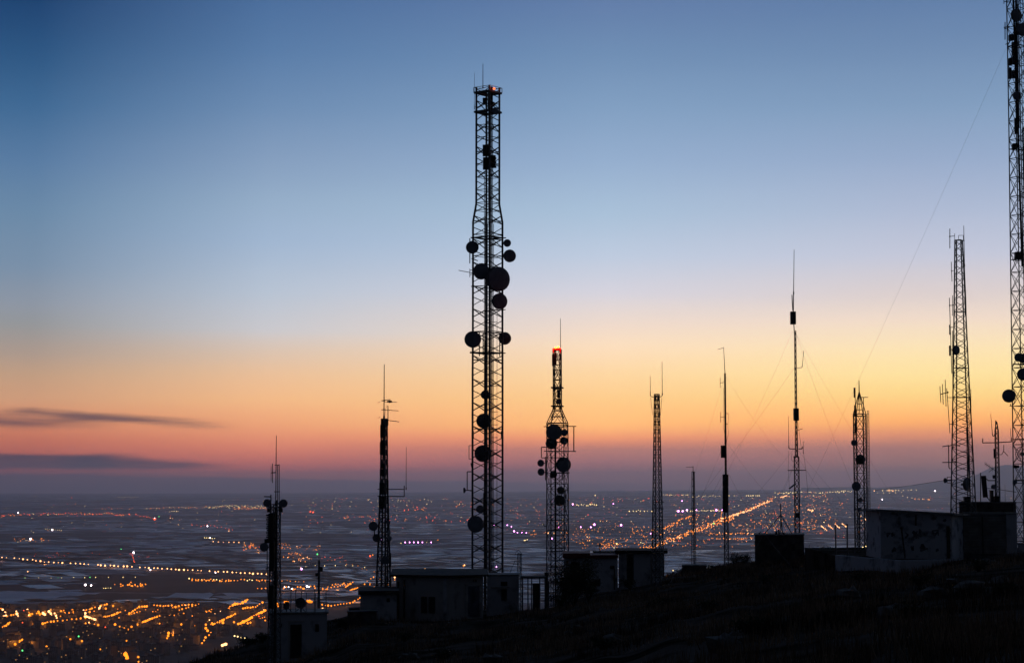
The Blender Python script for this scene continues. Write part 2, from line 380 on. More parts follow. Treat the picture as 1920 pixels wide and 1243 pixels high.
# plain: one sheet out to the far edge of the land
def plain_material():
    m = bpy.data.materials.new('farmland'); m.use_nodes = True; t = m.node_tree; b = t.nodes['Principled BSDF']; k = N(t)
    ge = k.new('ShaderNodeNewGeometry'); mp = k.new('ShaderNodeMapping'); t.links.new(ge.outputs['Position'], mp.inputs[0])
    mp.inputs['Rotation'].default_value = (0, 0, .5)
    v = k.new('ShaderNodeTexVoronoi', distance='CHEBYCHEV', feature='F1'); t.links.new(mp.outputs[0], v.inputs['Vector'])
    v.inputs['Scale'].default_value = 1 / 260.0; v.inputs['Randomness'].default_value = .85
    s2 = k.new('ShaderNodeSeparateColor'); t.links.new(v.outputs['Color'], s2.inputs[0])
    v2 = k.new('ShaderNodeTexVoronoi', distance='CHEBYCHEV', feature='F1'); t.links.new(mp.outputs[0], v2.inputs['Vector'])
    v2.inputs['Scale'].default_value = 1 / 90.0
    s3 = k.new('ShaderNodeSeparateColor'); t.links.new(v2.outputs['Color'], s3.inputs[0])
    big = k.noise(ge.outputs['Position'], 1 / 2500.0, 4, .6)
    f = k.m('MULTIPLY', k.mr(s2.outputs[0], .35, .8), k.mr(big, .40, .58))
    f = k.m('MULTIPLY', f, k.mr(s3.outputs[0], 0, .5, .45, 1))
    c = k.mix(f, (.05, .045, .05, 1), (.55, .54, .64, 1))
    t.links.new(c, b.inputs['Base Color'])
    b.inputs['Roughness'].default_value = .9; b.inputs['Specular IOR Level'].default_value = .05
    return m
mb = MB(); vs = []; fs = []
ys = [-2000, 0, 1000]
y = 2000.0
while y < 62000: ys.append(y); y *= 1.06
ys.append(62000.0)
xs = [i / 24.0 for i in range(-24, 25)]
for y in ys:
    w = 14000 + abs(y) * .75
    for x in xs:
        X = x * w; vs.append((X, y, -H + farrise(X, y)))
nx = len(xs)
for j in range(len(ys) - 1):
    for i in range(nx - 1): fs.append((j * nx + i, j * nx + i + 1, (j + 1) * nx + i + 1, (j + 1) * nx + i))
mb.add(vs, fs); o = mb.build('ground', plain_material()); tag(o, None, None, kind='structure')
# mountains behind the right-hand side
mb = MB(); vs = []; fs = []
prf = [(1500,914),(1580,912),(1640,913),(1700,910),(1760,902),(1800,897),(1830,889),(1856,876),(1885,871),(1915,874),(1960,880),(2040,868),(2150,885),(2400,908)]
def mh(px):
    for i in range(len(prf) - 1):
        if px <= prf[i + 1][0]:
            k = (px - prf[i][0]) / (prf[i + 1][0] - prf[i][0]); return prf[i][1] + k * (prf[i + 1][1] - prf[i][1])
    return 912
nmx = 160
for j, (yy, k) in enumerate(((41000, 0), (41800, .35), (42500, .75), (43000, 1.0), (44000, .8), (46000, 0))):
    for i in range(nmx):
        px = 1500 + 900.0 * i / (nmx - 1)
        top = (912 - mh(px)) / F * 43000
        X = (px - 960) / F * yy
        z = -300 + (300 + top) * k + noise.noise(Vector((X / 1800, yy / 1800, 0))) * 40 * k + noise.noise(Vector((X / 600, yy / 600, 0))) * 18 * k
        vs.append((X, yy, z))
for j in range(5):
    for i in range(nmx - 1): fs.append((j * nmx + i, j * nmx + i + 1, (j + 1) * nmx + i + 1, (j + 1) * nmx + i))
mb.add(vs, fs); o = mb.build('mountains', M['mount']); tag(o, None, None, kind='structure')
for p in o.data.polygons: p.use_smooth = True

# ------------------------------------------------------------------ tower kit
class Tower:
    def __init__(s, name, label, cat, px, py, Y, group=None, base_z=None):
        s.Y = Y; s.X = pxx(px, py, Y)
        gz = ground(s.X, Y) - .1 if base_z is None else base_z
        s.z0 = gz; s.m = Y / F                                  # metres per photograph pixel
        s.root = thing(name, label, cat, (s.X, Y, gz), group)
    def p(s, px, py, d=0.0): return P(px, py, s.Y + d)
    def lattice(s, profile, th, leg=3.0, br=1.4, step=22, mode='zig', rings=(), ringw=1.4, thing_='steel', base_w=None, nofoot=False, sub=False):
        """profile: (py, half diagonal px) from top down to where it is last seen; square plan turned by th"""
        Y = s.Y; m = s.m
        pr = [(pz(py, Y), w * m) for py, w in profile]
        if not nofoot:
            (za, wa), (zb, wb) = pr[-2], pr[-1]
            sl = (wb - wa) / (zb - za) if abs(zb - za) > 1e-6 else 0
            pr.append((s.z0, wb + sl * (s.z0 - zb)))
        def rad(z):
            for i in range(len(pr) - 1):
                if z >= pr[i + 1][0]:
                    k = (pr[i][0] - z) / (pr[i][0] - pr[i + 1][0]); return pr[i][1] + k * (pr[i + 1][1] - pr[i][1])
            return pr[-1][1]
        def c(k, z):
            a = th + k * pi / 2; r_ = rad(z); return Vector((s.X + r_ * cos(a), Y + r_ * sin(a), z))
        s.corner = c; s.rad = rad
        for k in range(4):
            mb = MB()
            for i in range(len(pr) - 1): mb.tube(c(k, pr[i][0]), c(k, pr[i + 1][0]), leg * m / 2, 6)
            mb.build('leg', M[thing_], s.root)
        mb = MB(); z = pr[0][0]; h = step * m; i = 0; rb = br * m / 2
        while z - h * .5 > pr[-1][0]:
            zn = max(z - h, pr[-1][0])
            for k in range(4):
                k2 = (k + 1) % 4
                if mode == 'x': mb.tube(c(k, z), c(k2, zn), rb, 4); mb.tube(c(k2, z), c(k, zn), rb, 4)
                elif mode == 'zig':
                    zm = (z + zn) / 2
                    a_, b_ = (k, k2) if k % 2 == 0 else (k2, k)
                    mb.tube(c(a_, z), c(b_, zm), rb, 4); mb.tube(c(b_, zm), c(a_, zn), rb, 4)
                elif mode == 'k':
                    mb.tube(c(k, zn), (c(k, z) + c(k2, z)) / 2, rb, 4); mb.tube(c(k2, zn), (c(k, z) + c(k2, z)) / 2, rb, 4)
                elif mode == 'xx':
                    q_ = (z - zn) * .14
                    if k % 2 == 0 or i % 2: mb.tube(c(k, z - q_), c(k2, zn + q_), rb, 4); mb.tube(c(k2, z - q_), c(k, zn + q_), rb, 4)
                if mode in ('x', 'k') or mode == 'lad': mb.tube(c(k, z), c(k2, z), rb, 4)
            z = zn; i += 1
        mb.build('bracing', M[thing_], s.root)
        for py in rings:
            mb = MB(); z = pz(py, Y)
            for k in range(4): mb.tube(c(k, z) + Vector((0, 0, 0)), c((k + 1) % 4, z), ringw * m / 2, 4)
            mb.build('ring_beam', M[thing_], s.root)
        return s
    def bars(s, name, segs, w=1.6, mt='steel', n=5, parent=None):
        """segs: list of polylines of (px,py[,depth m])"""
        if name in ('neck_brace', 'cable_loop', 'cap_brace', 'hoop'): groups = [segs]
        else: groups = [[sg] for sg in segs]
        for gp in groups:
            mb = MB()
            for sg in gp: mb.path([s.p(*q) for q in sg], w * s.m / 2, n)
            o = mb.build(name, M[mt], parent or s.root)
        return o
    def whip(s, px, py0, py1, w=1.2, d=0.0, px1=None, mt='steel'):
        mb = MB(); a = s.p(px if px1 is None else px1, py1, d); b = s.p(px, py0, d)
        if px1 is None: b.x = a.x
        mb.tube(a, b, w * s.m / 2, 5, w * s.m * .3); mb.tube(a, a + (b - a) * .06, w * s.m * .8, 6)
        return mb.build('whip_antenna', M[mt], s.root)
    def panel(s, x0, y0, x1, y1, d=0.0, deep=None, mt='black', name='panel_antenna', ch=.25):
        mb = MB(); a = s.p(x0, y0, d); b = s.p(x1, y1, d); c = (a + b) / 2
        hw, hh = abs(b.x - a.x) / 2, abs(a.z - b.z) / 2
        dd = (deep if deep is not None else min(hw, .25))
        mb.obox(c, (hw, 0, 0), (0, dd, 0), (0, 0, hh), ch=ch)
        # brackets at the back
        for q in (-.7, .7): mb.obox(c + Vector((0, dd + .06, hh * q)), (hw * .35, 0, 0), (0, .07, 0), (0, 0, .04))
        return mb.build(name, M[mt], s.root)
    def dish(s, px, py, r, yaw=0.0, d=None, open_=False, tilt=0.0):
        """drum-shrouded microwave dish; yaw 0 looks at the viewpoint, pi looks away"""
        R_ = r * s.m; ax = Vector((sin(yaw), -cos(yaw), tilt)).normalized()
        if d is None: d = -(abs(s.rad(pz(py, s.Y))) * .75 + R_ * .3) if abs(yaw) < 1.6 else (s.rad(pz(py, s.Y)) * .75 + R_ * .3)
        c = s.p(px, py, d)
        mb = MB()
        mb.lathe(c, ax, [(-R_ * .62, R_ * .12), (-R_ * .55, R_ * .30), (-R_ * .36, R_ * .72), (-R_ * .16, R_ * .97), (-R_ * .16, R_ * 1.0), (R_ * .22, R_ * 1.0), (R_ * .22, R_ * .96)], 24)
        o = mb.build('microwave_dish', M['dishback'], s.root)
        mb = MB(); mb.lathe(c + ax * (R_ * .222), ax, [(0, R_ * .955), (R_ * .05, R_ * .8), (R_ * .09, R_ * .45), (R_ * .10, R_ * .05)], 24)
        mb.build('radome', M['radome'], o)
        mb = MB(); back = c - ax * (R_ * .62)
        tgt = Vector((s.X, s.Y, c.z))
        best = min((s.corner(k, c.z) for k in range(4)), key=lambda q: (q - back).length) if hasattr(s, 'corner') else tgt
        mb.tube(back, back - ax * .12, R_ * .18, 8); mb.tube(back - ax * .1, Vector((best.x, best.y, c.z)), .035, 5)
        mb.tube(Vector((best.x, best.y, c.z - R_ * .8)), Vector((best.x, best.y, c.z + R_ * .8)), .05, 6)
        mb.build('mount', M['steel'], o)
        return o
    def grid_dish(s, px, py, r, d=-.5):
        R_ = r * s.m; c = s.p(px, py, d); mb = MB()
        ring = lambda q, dz: [c + Vector((q * cos(t * pi / 12), dz, q * sin(t * pi / 12))) for t in range(25)]
        mb.path(ring(R_, 0), .018, 4); mb.path(ring(R_ * .6, .25 * R_), .01, 4); mb.path(ring(R_ * .25, .4 * R_), .01, 4)
        for i in range(18):
            a = 2 * pi * i / 18; e = Vector((R_ * cos(a), 0, R_ * sin(a)))
            mb.path([c + e, c + e * .6 + Vector((0, .25 * R_, 0)), c + e * .05 + Vector((0, .45 * R_, 0))], .012, 4)
        mb.lathe(c + Vector((0, -.15, 0)), (0, 1, 0), [(0, R_ * .12), (.2, R_ * .12)], 8); mb.tube(c + Vector((0, -.15, 0)), c + Vector((0, .45 * R_, 0)), .02, 5)
        return mb.build('grid_dish', M['steel'], s.root)
    def yagi(s, xa, ya, xb, yb, els, el=6, w=1.0, d=0.0, vert=False):
        """boom from (xa,ya) at the mast to (xb,yb) with els cross rods"""
        mb = MB(); a = s.p(xa, ya, d); b = s.p(xb, yb, d); mb.tube(a, b, w * s.m / 2, 5)
        for i in range(els):
            q = a + (b - a) * (.25 + .75 * i / max(1, els - 1)); L = el * s.m * (1 - .25 * i / els)
            dv = Vector((0, 0, L)) if vert else Vector((L * .25, L * .97, 0))
            mb.tube(q - dv, q + dv, w * s.m * .32, 4)
        return mb.build('yagi_antenna', M['steel'], s.root)
    def dipole(s, px, y0, y1, arm_px, arm_py, w=1.2, d=0.0, px1=None):
        mb = MB(); a = s.p(px, y0, d); b = s.p(px1 if px1 is not None else px, y1, d); mb.tube(a, b, w * s.m / 2, 5)
        k = (arm_py - y0) / (y1 - y0); mid = a + (b - a) * min(1, max(0, k))
        mb.tube(mid, s.p(arm_px, arm_py - 1, d), w * s.m / 2.4, 5); mb.ball(mid, w * s.m * 1.1)
        return mb.build('dipole_antenna', M['steel'], s.root)
    def ladder(s, px, y0, y1, w=5, d=0.0, rung=7):
        mb = MB(); a = s.p(px, y0, d); b = s.p(px, y1, d); b.x = a.x; hw = w * s.m / 2; m = s.m
        for q in (-hw, hw): mb.tube(a + Vector((q, 0, 0)), b + Vector((q, 0, 0)), .018, 4)
        z = a.z
        while z > b.z: mb.tube((a.x - hw, a.y, z), (a.x + hw, a.y, z), .012, 4); z -= rung * m
        return mb.build('ladder', M['steel'], s.root)
    def cables(s, xs, y0, y1, w=1.5, d=0.1, end=None):
        mb = MB()
        for i, x in enumerate(xs):
            a = s.p(x, y0, d + .05 * i); b = Vector((a.x, a.y, s.z0 if end is None else s.p(x, y1, d).z)); mb.tube(a, b, w * s.m / 2, 5)
        return mb.build('cable_run', M['cable'], s.root)
    def platform(s, py, hw, th_, thick=.12, post=0):
        """open grating platform: square frame turned like the tower"""
        mb = MB(); z = pz(py, s.Y); R_ = hw * s.m
        c = [Vector((s.X + R_ * cos(th_ + k * pi / 2), s.Y + R_ * sin(th_ + k * pi / 2), z)) for k in range(4)]
        inner = [Vector((s.X, s.Y, z)) + (q - Vector((s.X, s.Y, z))) * .55 for q in c]
        vs = []
        for zz in (-thick / 2, thick / 2):
            for q in c + inner: vs.append(q + Vector((0, 0, zz)))
        fs = []
        for k in range(4):
            k2 = (k + 1) % 4
            fs += [(k, k2, 8 + k2, 8 + k), (4 + k2, 4 + k, 12 + k, 12 + k2), (8 + k, 8 + k2, 12 + k2, 12 + k), (k2, k, 4 + k, 4 + k2)]
        mb.add(vs, fs)
        if post:
            for k in range(4):
                mb.tube(c[k], c[k] + Vector((0, 0, post * s.m)), .03, 4); mb.tube(c[k] + Vector((0, 0, post * s.m)), c[(k + 1) % 4] + Vector((0, 0, post * s.m)), .022, 4)
        return mb.build('platform', M['steel'], s.root)
    def guy(s, a, b_px, b_py, d=0.0, sag=.6, r=.0055):
        """wire from (px,py) on the mast through (b_px,b_py) and on down to the ground, d metres nearer/farther there"""
        A = s.p(*a); B = P(b_px, b_py, s.Y + d); D = B - A; k = 1.0
        for i in range(400):
            Q = A + D * k
            if Q.z <= ground(Q.x, Q.y) or k > 4: break
            k += .01
        E = A + D * k; mb = MB(); pts = []
        for i in range(15):
            q = i / 14.0; w = A + (E - A) * q; w = w - Vector((0, 0, sag * 4 * q * (1 - q))); pts.append(w)
        mb.path(pts, r, 4); return mb.build('guy_wire', M['wire'], s.root)
R45 = pi / 4
def lamp_part(tw, px, py, r, mt, d=0.0):
    mb = MB(); c = tw.p(px, py, d); mb.ball(c, r * tw.m, 0, 10, 6); o = mb.build('obstruction_lamp', M[mt], tw.root)
    mb = MB(); mb.tube(c - Vector((0, 0, r * tw.m)), c - Vector((0, 0, r * tw.m + .25)), .05, 6); mb.build('lamp_base', M['steel'], o)
    return o
def plight(name, loc, energy, color, size=.2):
    l = bpy.data.lights.new(name, 'POINT'); l.energy = energy; l.color = color; l.shadow_soft_size = size
    o = bpy.data.objects.new(name, l); COL.objects.link(o); o.location = loc; return o
# ================================================================== TOWERS
# --- tall central tower
T = Tower('lattice_tower', 'tallest central lattice tower with a waist and many round dishes, red lamp on its crown', 'radio tower', 914, 1000, 160)
th = radians(8)
T.lattice([(165, 22), (383, 22), (417, 28), (640, 28), (700, 28.3), (1070, 28.3)], th + pi, leg=3.9, br=1.9, step=22, mode='xx', rings=(236, 259, 285, 308, 333, 357, 381, 395, 415, 440, 480, 538, 622, 675, 804, 940))
T.platform(175, 27, th, .16, 10); T.platform(211, 27, th, .16)
T.platform(446, 33, th, .06); T.platform(662, 34, th, .07)
T.cables([918.5, 920.2, 922], 180, 1075, 1.7, .0); T.cables([923.8], 170, 1075, 1.2, -.3); T.ladder(916, 180, 1075, 5, .3)
T.cables([932], 560, 1075, .8, .2); T.cables([908.8], 640, 1075, 2.6, -.7); T.cables([911.2], 940, 1075, 3.0, -.5); T.cables([914.2, 925.5], 420, 1075, 1.2, .2)
T.bars('cable_bracket', [[(917, y, .2), (933, y, .2)] for y in range(460, 1070, 24)], 1.2)
T.whip(905.5, 120, 166, 1.6); T.whip(889.5, 137, 206, .9)
T.bars('antenna_arm', [[(889.5, 201), (898, 200)], [(889.5, 206), (889.5, 196)]], 1.2)
T.whip(919, 158, 172, .8); T.bars('crown_rail', [[(898, 166), (906, 166, -.5), (914, 163, .5), (938, 168)]], 1.3)
T.panel(905, 185, 913, 194, -.2, .3); T.panel(914.5, 176, 924, 208, .0, .3); T.dish(924, 196, 5, pi * .9, .2); T.dish(928, 208.5, 6.5, .4)
T.panel(916, 164, 924, 171, 0, .3)
T.panel(905, 272.5, 916, 293, -.7, .25); T.panel(905.5, 296, 916.5, 318, -.7, .25)
mb = MB()
for i in range(6): mb.obox(T.p(925 + (i % 2) * 1.2, 293.5 + i * 4, -.2), (.2, 0, 0), (0, .16, 0), (0, 0, .07), ch=.3)
mb.obox(T.p(922.5, 303, -.2), (.14, 0, 0), (0, .14, 0), (0, 0, .52)); mb.build('panel_antenna', M['black'], T.root)
T.bars('mounting_pipe', [[(911, 258, -.5), (911, 350, -.5)], [(924, 286, -.1), (924, 322, -.1)]], 1.7)
for a in ((885.5, 464, 12, .15, -.2), (951, 456, 7.2, .1, -.1), (955.5, 480, 12, .35, .1), (902.5, 509, 15.3, .35), (933.5, 523.5, 23, .5), (936.5, 565, 15, .45), (886.5, 636.5, 15.5, -.1),
          (946.5, 634.5, 12, pi + .2), (909.5, 740, 8.3, pi - .3), (907, 789, 14, pi - .2), (905.5, 850, 16, pi + .1), (900, 954, 7.3, .5), (892, 982.5, 15.3, -.35)): T.dish(*a)
T.bars('dish_frame', [[(883, 446), (942, 450)], [(881, 447, -.2), (881, 494, -.2)], [(949, 446), (930, 447)], [(884, 485), (896, 489)], [(948, 480), (938, 481)],
                      [(883, 537), (905, 536)], [(908, 583), (948, 580.5)], [(886, 622), (944, 625)], [(881, 660), (948, 662)], [(899, 624, -.4), (899, 668, -.4)], [(937, 624, -.4), (937, 668, -.4)], [(906, 624, .4), (906, 666, .4)]], 2.0)
T.yagi(886, 512, 860, 507, 5, 2.2, 1.3, -.3); T.bars('antenna_arm', [[(881, 504), (881, 520)], [(881, 507), (888, 506)], [(881, 515), (888, 514)]], 1.3)
T.bars('loop_antenna', [[(888, 835), (879.5, 835), (879.5, 860), (888, 860)]], 1.3)
T.bars('dish_bracket', [[(888, 884), (876, 884), (876, 918), (888, 921)], [(883, 868), (884.5, 876), (888, 880)]], 2.0)
T.dish(870.5, 919, 5, -1.35, 0.0)
T.panel(906, 924, 911, 964, -.5, .15); T.panel(887, 966, 889, 990, .3, .1); T.cables([908.5], 330, 1075, 1.2, -.9)
T.bars('splice_plate', [[(887, 808), (887, 822)], [(941, 808), (941, 822)], [(909.5, 808, -1), (909.5, 822, -1)]], 4)
lamp_part(T, 926.5, 167, 2.2, 'beacon', -.4)
plight('beacon_light', (0, 0, 0), 6, (1, .12, .03), .1).parent = T.root
bpy.data.objects['beacon_light'].location = T.p(926.5, 163, -.8) - Vector(ROOTLOC[T.root.name])
MAIN = T
# --- tower with bottle neck (right of centre)
T = Tower('lattice_tower', 'bottle-necked lattice tower with two yellow beacons on its narrow neck', 'radio tower', 1045.4, 960, 158)
th = radians(30)
T.lattice([(655, 9), (767, 9.2), (793, 23), (845, 23.3), (1080, 24)], th, leg=2.0, br=1.3, step=29, mode='x', rings=(727, 761, 768, 781, 793, 846, 907, 965, 994))
mb = MB(); zz_ = [pz(657 + i * 18.2, T.Y) for i in range(7)]
for i in range(6):
    for k in range(4):
        a_, b_ = T.corner(k, zz_[i]), T.corner((k + 1) % 4, zz_[i + 1]); mb.tube(a_, b_, .014, 4); mb.tube(a_, T.corner((k + 1) % 4, zz_[i]), .02, 4)
mb.build('neck_brace', M['steel'], T.root)
T.whip(1051, 597, 657, 1.5); T.cables([1052.5], 690, 760, .6, -.2, 1)
T.bars('crown_rail', [[(1037, 653.5), (1051, 653.5)], [(1037, 653.5, -.6), (1037, 662, -.6)], [(1051, 653.5, -.6), (1051, 662, -.6)], [(1037, 655, -.5), (1051, 655, -.5)]], 2.6, 'railglow')
lamp_part(T, 1042, 651.5, 1.6, 'beacony', -.2); lamp_part(T, 1046.8, 650.4, 1.5, 'beacony', -.2)
lamp_part(T, 1038, 654, 1.2, 'beacon', -.5); lamp_part(T, 1051, 654, 1.2, 'beacon', -.5)
b_ = plight('beacon_light', (0, 0, 0), 30, (1, .05, .02), .1); b_.parent = T.root; b_.location = T.p(1044, 650, -.85) - Vector(ROOTLOC[T.root.name])
T.panel(1035, 664, 1039, 686, -.3, .15); T.panel(1039.5, 661, 1043.5, 685, -.4, .15)
T.platform(727, 14, th, .12); T.platform(761.5, 14, th, .12)
T.panel(1044.5, 731, 1049, 746, 0, .15); T.dish(1047, 753, 5, .4)
T.bars('antenna_arm', [[(1019.5, 799.5), (1080.5, 799)], [(1020, 845.5), (1080, 846)], [(1024, 795), (1066, 797)]], 1.8)
T.bars('dipole_antenna', [[(1076, 799), (1076, 846)]], 2.2); T.bars('dipole_antenna', [[(1024, 838), (1015.2, 838), (1015.2, 858), (1024, 858)]], 1.8)
for a in ((1038.5, 810, 14.8, .25), (1058, 811, 6.5, .2), (1057, 826, 7.2, pi + .2), (1034, 831, 11, pi - .3), (1014, 868, 6.5, -.5, 0), (1014.6, 884.6, 6.8, -.5, 0), (1056.7, 871, 14, pi + .3),
          (1055.8, 874, 11, -.2), (1037.8, 889, 7, pi), (1051, 919, 7, pi + .4), (1049, 938, 10.3, pi)): T.dish(*a)
T.bars('mounting_pipe', [[(1023, 856, -.4), (1023, 900, -.4)], [(1068, 886), (1045, 886)], [(1055, 870, .3), (1055, 900, .3)], [(1060, 918, .2), (1060, 960, .2)]], 2)
T.bars('antenna_arm', [[(1024, 986), (1020, 986), (1019, 981)]], 1.6); T.cables([1040.5, 1042], 800, 1080, 2.0, 0)
T.bars('work_deck', [[(1030, 1028), (1060, 1027)], [(1030, 1051), (1060, 1050)]], 2)
T.ladder(1051, 800, 1100, 4, .2)
# --- panel-clad tower at left
T = Tower('lattice_tower', 'slim lattice tower stacked with dark panels, with a lone whip on a side arm', 'radio tower', 719.5, 1000, 138)
T.lattice([(785, 5.2), (900, 6.6), (1100, 13.6)], radians(20), leg=3.4, br=1.4, step=18, mode='x', rings=(785,))
T.whip(720, 683, 786, 2.4); T.cables([727.5], 900, 1090, 2.6, -.2); T.cables([723.4], 1000, 1100, 3, 0)
for x0, y0, x1, y1 in ((713, 797, 723.5, 820), (712.4, 828, 723.5, 852), (713.5, 869, 723.5, 868 + 10), (712.3, 879, 724, 892), (711.5, 905, 724.5, 927), (710.5, 929, 724.5, 953), (715, 785, 719, 796)):
    T.panel(x0, y0, x1, y1, 0, .2)
T.yagi(719, 750, 732, 749, 3, 2, 1.6); T.yagi(720, 753, 744, 754, 6, 2, 1.2); T.panel(726, 751, 735, 754.5, 0, .05)
T.yagi(720, 768, 747, 770, 5, 2.4, 1.3); T.yagi(722, 787, 748, 790.5, 6, 2.2, 1.4); T.bars('mounting_pipe', [[(727.5, 761), (727.5, 798)], [(715, 751), (722, 751)], [(715, 768), (723, 768)]], 1.8)
T.bars('feeder_loop', [[(722, 780), (723, 766), (726, 760), (728, 763)]], .6); T.bars('step_bolt', [[(723, 805), (728, 804)], [(724, 873), (729, 873)], [(712, 754), (708, 754.5)], [(713, 782), (709, 783)]], 1)
T.bars('antenna_arm', [[(708, 917), (759, 917)], [(708, 930), (758, 930.5), (758, 910)]], 1.8); T.whip(761.5, 838, 918, 1.3)
for a in ((700, 986, 8.6, -.3), (706, 1008, 7.5, -.1, .2), (728, 979, 4, .5), (729, 998, 4.5, 1), (730, 1009, 5, .8), (722, 1050, 8, .1)): T.dish(*a)
T.bars('mounting_pipe', [[(702, 990, -.2), (702, 1005, -.2)], [(732.5, 1036), (732.5, 1062)]], 2.2)
# --- left-most tower beside the little hut
T = Tower('lattice_tower', 'leftmost lattice tower beside the small hut, two dishes at its head and serrated panel stack', 'radio tower', 515, 1100, 111.5)
T.lattice([(945, 10), (1010, 10), (1140, 11.5)], radians(25), leg=2.2, br=1.3, step=16, mode='x', rings=(945, 1008))
T.whip(517, 816, 948, 2.3); T.bars('mounting_pipe', [[(523.5, 870), (523.5, 995)], [(515, 871.5), (524, 871.5)], [(514, 921.5), (525, 921.5)], [(520.5, 872), (520.5, 950)]], 1.6)
T.dipole(511, 869, 905, 517, 886, 1.6); T.dipole(508.3, 873, 902, 517, 887, .8)
T.dish(501, 943, 7.6, -.1, -.5); T.dish(531.3, 943.5, 7.8, .2, -.5)
T.bars('antenna_arm', [[(495, 930.5), (508, 931)], [(508, 927), (508, 970)], [(501, 950), (517, 952)], [(531, 950), (517, 952)]], 2.2); T.panel(501, 952, 507, 960, 0, .1); T.panel(524, 952, 530, 960, 0, .1)
mb = MB()
for i in range(13):
    c = T.p(506, 965.5 + i * 4.1, -.35); mb.obox(c, (.17 if i % 2 else .2, 0, 0), (0, .16, 0), (0, 0, .045), ch=.3)
mb.obox(T.p(508, 990, -.35), (.14, 0, 0), (0, .12, 0), (0, 0, .82)); mb.build('panel_antenna', M['black'], T.root)
T.panel(508, 962, 516, 1010, -.1, .2); T.panel(496, 1010, 503.5, 1018, -.2, .1)
T.panel(506, 1012, 515, 1070, -.15, .25); T.panel(504, 1096, 514, 1140, -.2, .3); T.cables([516, 518, 520], 950, 1140, 2.2, 0); T.panel(514, 1070, 521, 1096, 0, .2)
T.dish(495.2, 1025.5, 8.2, -.25, -.3); T.bars('mounting_pipe', [[(501, 1020, -.1), (501, 1100, -.1), (504, 1140, -.1)], [(499, 1066), (504, 1063), (520, 1058)]], 1.8)
# --- slender tower with two whips
T = Tower('lattice_tower', 'bare slender lattice tower with a whip on each side of its top', 'radio tower', 1233, 1000, 146)
T.lattice([(739, 5.0), (1090, 12.4)], radians(17), leg=1.9, br=1.25, step=15.5, mode='x', rings=(739,))
T.bars('whip_bracket', [[(1228, 744), (1221, 743.5), (1219.4, 741), (1219.2, 734)], [(1237, 744), (1240, 743), (1241.8, 741), (1241.8, 734)]], 1.4)
T.whip(1219.5, 705, 742, 1.2); T.whip(1241.8, 678, 741, 1.3); T.bars('cable_run', [[(1220, 745), (1221.5, 760), (1224, 778)], [(1241, 745), (1240, 762), (1238, 780)]], .8)
T.bars('crossarm', [[(1230, 941), (1245, 941)], [(1229, 953), (1244, 953.5)]], 1.8)
# --- short slim mast on plinth
T = Tower('antenna_mast', 'short slim ladder-like mast standing on a dark plinth with one small comb antenna', 'mast', 1300.5, 1000, 160)
T.lattice([(884, 3.2), (1057, 5.2)], radians(40), leg=1.4, br=1.1, step=13.5, mode='lad'); T.cables([1300.3], 884, 1057, 2.4, 0)
T.bars('mounting_pipe', [[(1299.6, 874), (1299.6, 886)]], 1.3); T.yagi(1299.6, 875, 1286.5, 875.5, 9, 1.6, .9)
PL = T
# --- guyed mast with the black cylinder
T = Tower('guyed_mast', 'thin guyed mast with a tall black cylinder at mid height', 'mast', 1361, 900, 165)
T.lattice([(700, 1.5), (885, 1.9), (960, 4.6), (1058, 5.3)], radians(30), leg=1.1, br=.7, step=12, mode='x')
T.cables([1359.8], 700, 960, 2.2, 0, 1); T.whip(1356.8, 651, 703, 1.5, 0, 1359.5)
T.bars('cable_loop', [[(1364.5, 775), (1366.5, 778), (1364.5, 800), (1366, 812), (1362, 830)], [(1356.5, 727), (1356.5, 800), (1358, 812)]], .6)
T.bars('dipole_antenna', [[(1350.4, 708), (1350.4, 727)], [(1350, 718), (1359, 716.5)]], 1.0); T.bars('dipole_antenna', [[(1351.3, 772), (1351.3, 792)], [(1350, 782.5), (1360, 781)]], 1.0)
T.yagi(1357, 652, 1346, 655, 3, 3, .9); T.bars('spreader', [[(1359, 794.5), (1365, 795)], [(1359, 775), (1366, 775)]], 1.1)
T.panel(1351.6, 835, 1360.5, 858, 0, .2)
mb = MB(); a = T.p(1360.3, 889); b = T.p(1360.3, 960)
for i in range(3):
    q0 = a + (b - a) * (i / 3 + .005); q1 = a + (b - a) * ((i + 1) / 3 - .005); mb.tube(q0, q1, .255, 12)
mb.tube(a, b, .2, 8); mb.build('cylinder_antenna', M['black'], T.root)
for g in (((1361, 706), 1400, 758, 14), ((1358, 709), 1303, 872, -8), ((1362, 828), 1400, 871, 10), ((1358, 830), 1313, 923, -6), ((1360, 880), 1330, 925, 4), ((1363, 882), 1392, 925, -5)): T.guy(*g)
# --- guyed mast on the block building
T = Tower('guyed_mast', 'tallest guyed mast, rising behind the dark block building, black box below its long whip', 'mast', 1494, 900, 164)
T.lattice([(620, 2.0), (780, 2.4), (856, 3.2), (857, 6.0), (998, 6.2)], radians(30), leg=1.15, br=.8, step=11, mode='x')
T.whip(1489, 468, 552, 1.6, 0, 1488); T.bars('mast_head', [[(1488, 550), (1487.7, 586)], [(1488.5, 607), (1489.5, 625)], [(1485, 553), (1486.5, 583)]], 1.9)
T.panel(1482, 584.5, 1492, 608, 0, .3); T.panel(1488, 765.5, 1497.5, 788.5, -.2, .3)
T.cables([1491.8], 622, 856, 1.3, .1, 1)
T.bars('whip_bracket', [[(1488, 691), (1503.5, 689), (1504.3, 685)], [(1504.2, 688), (1507, 658)]], 1.0); T.bars('whip_bracket', [[(1491, 808), (1503, 804), (1505.5, 803)]], 1.1)
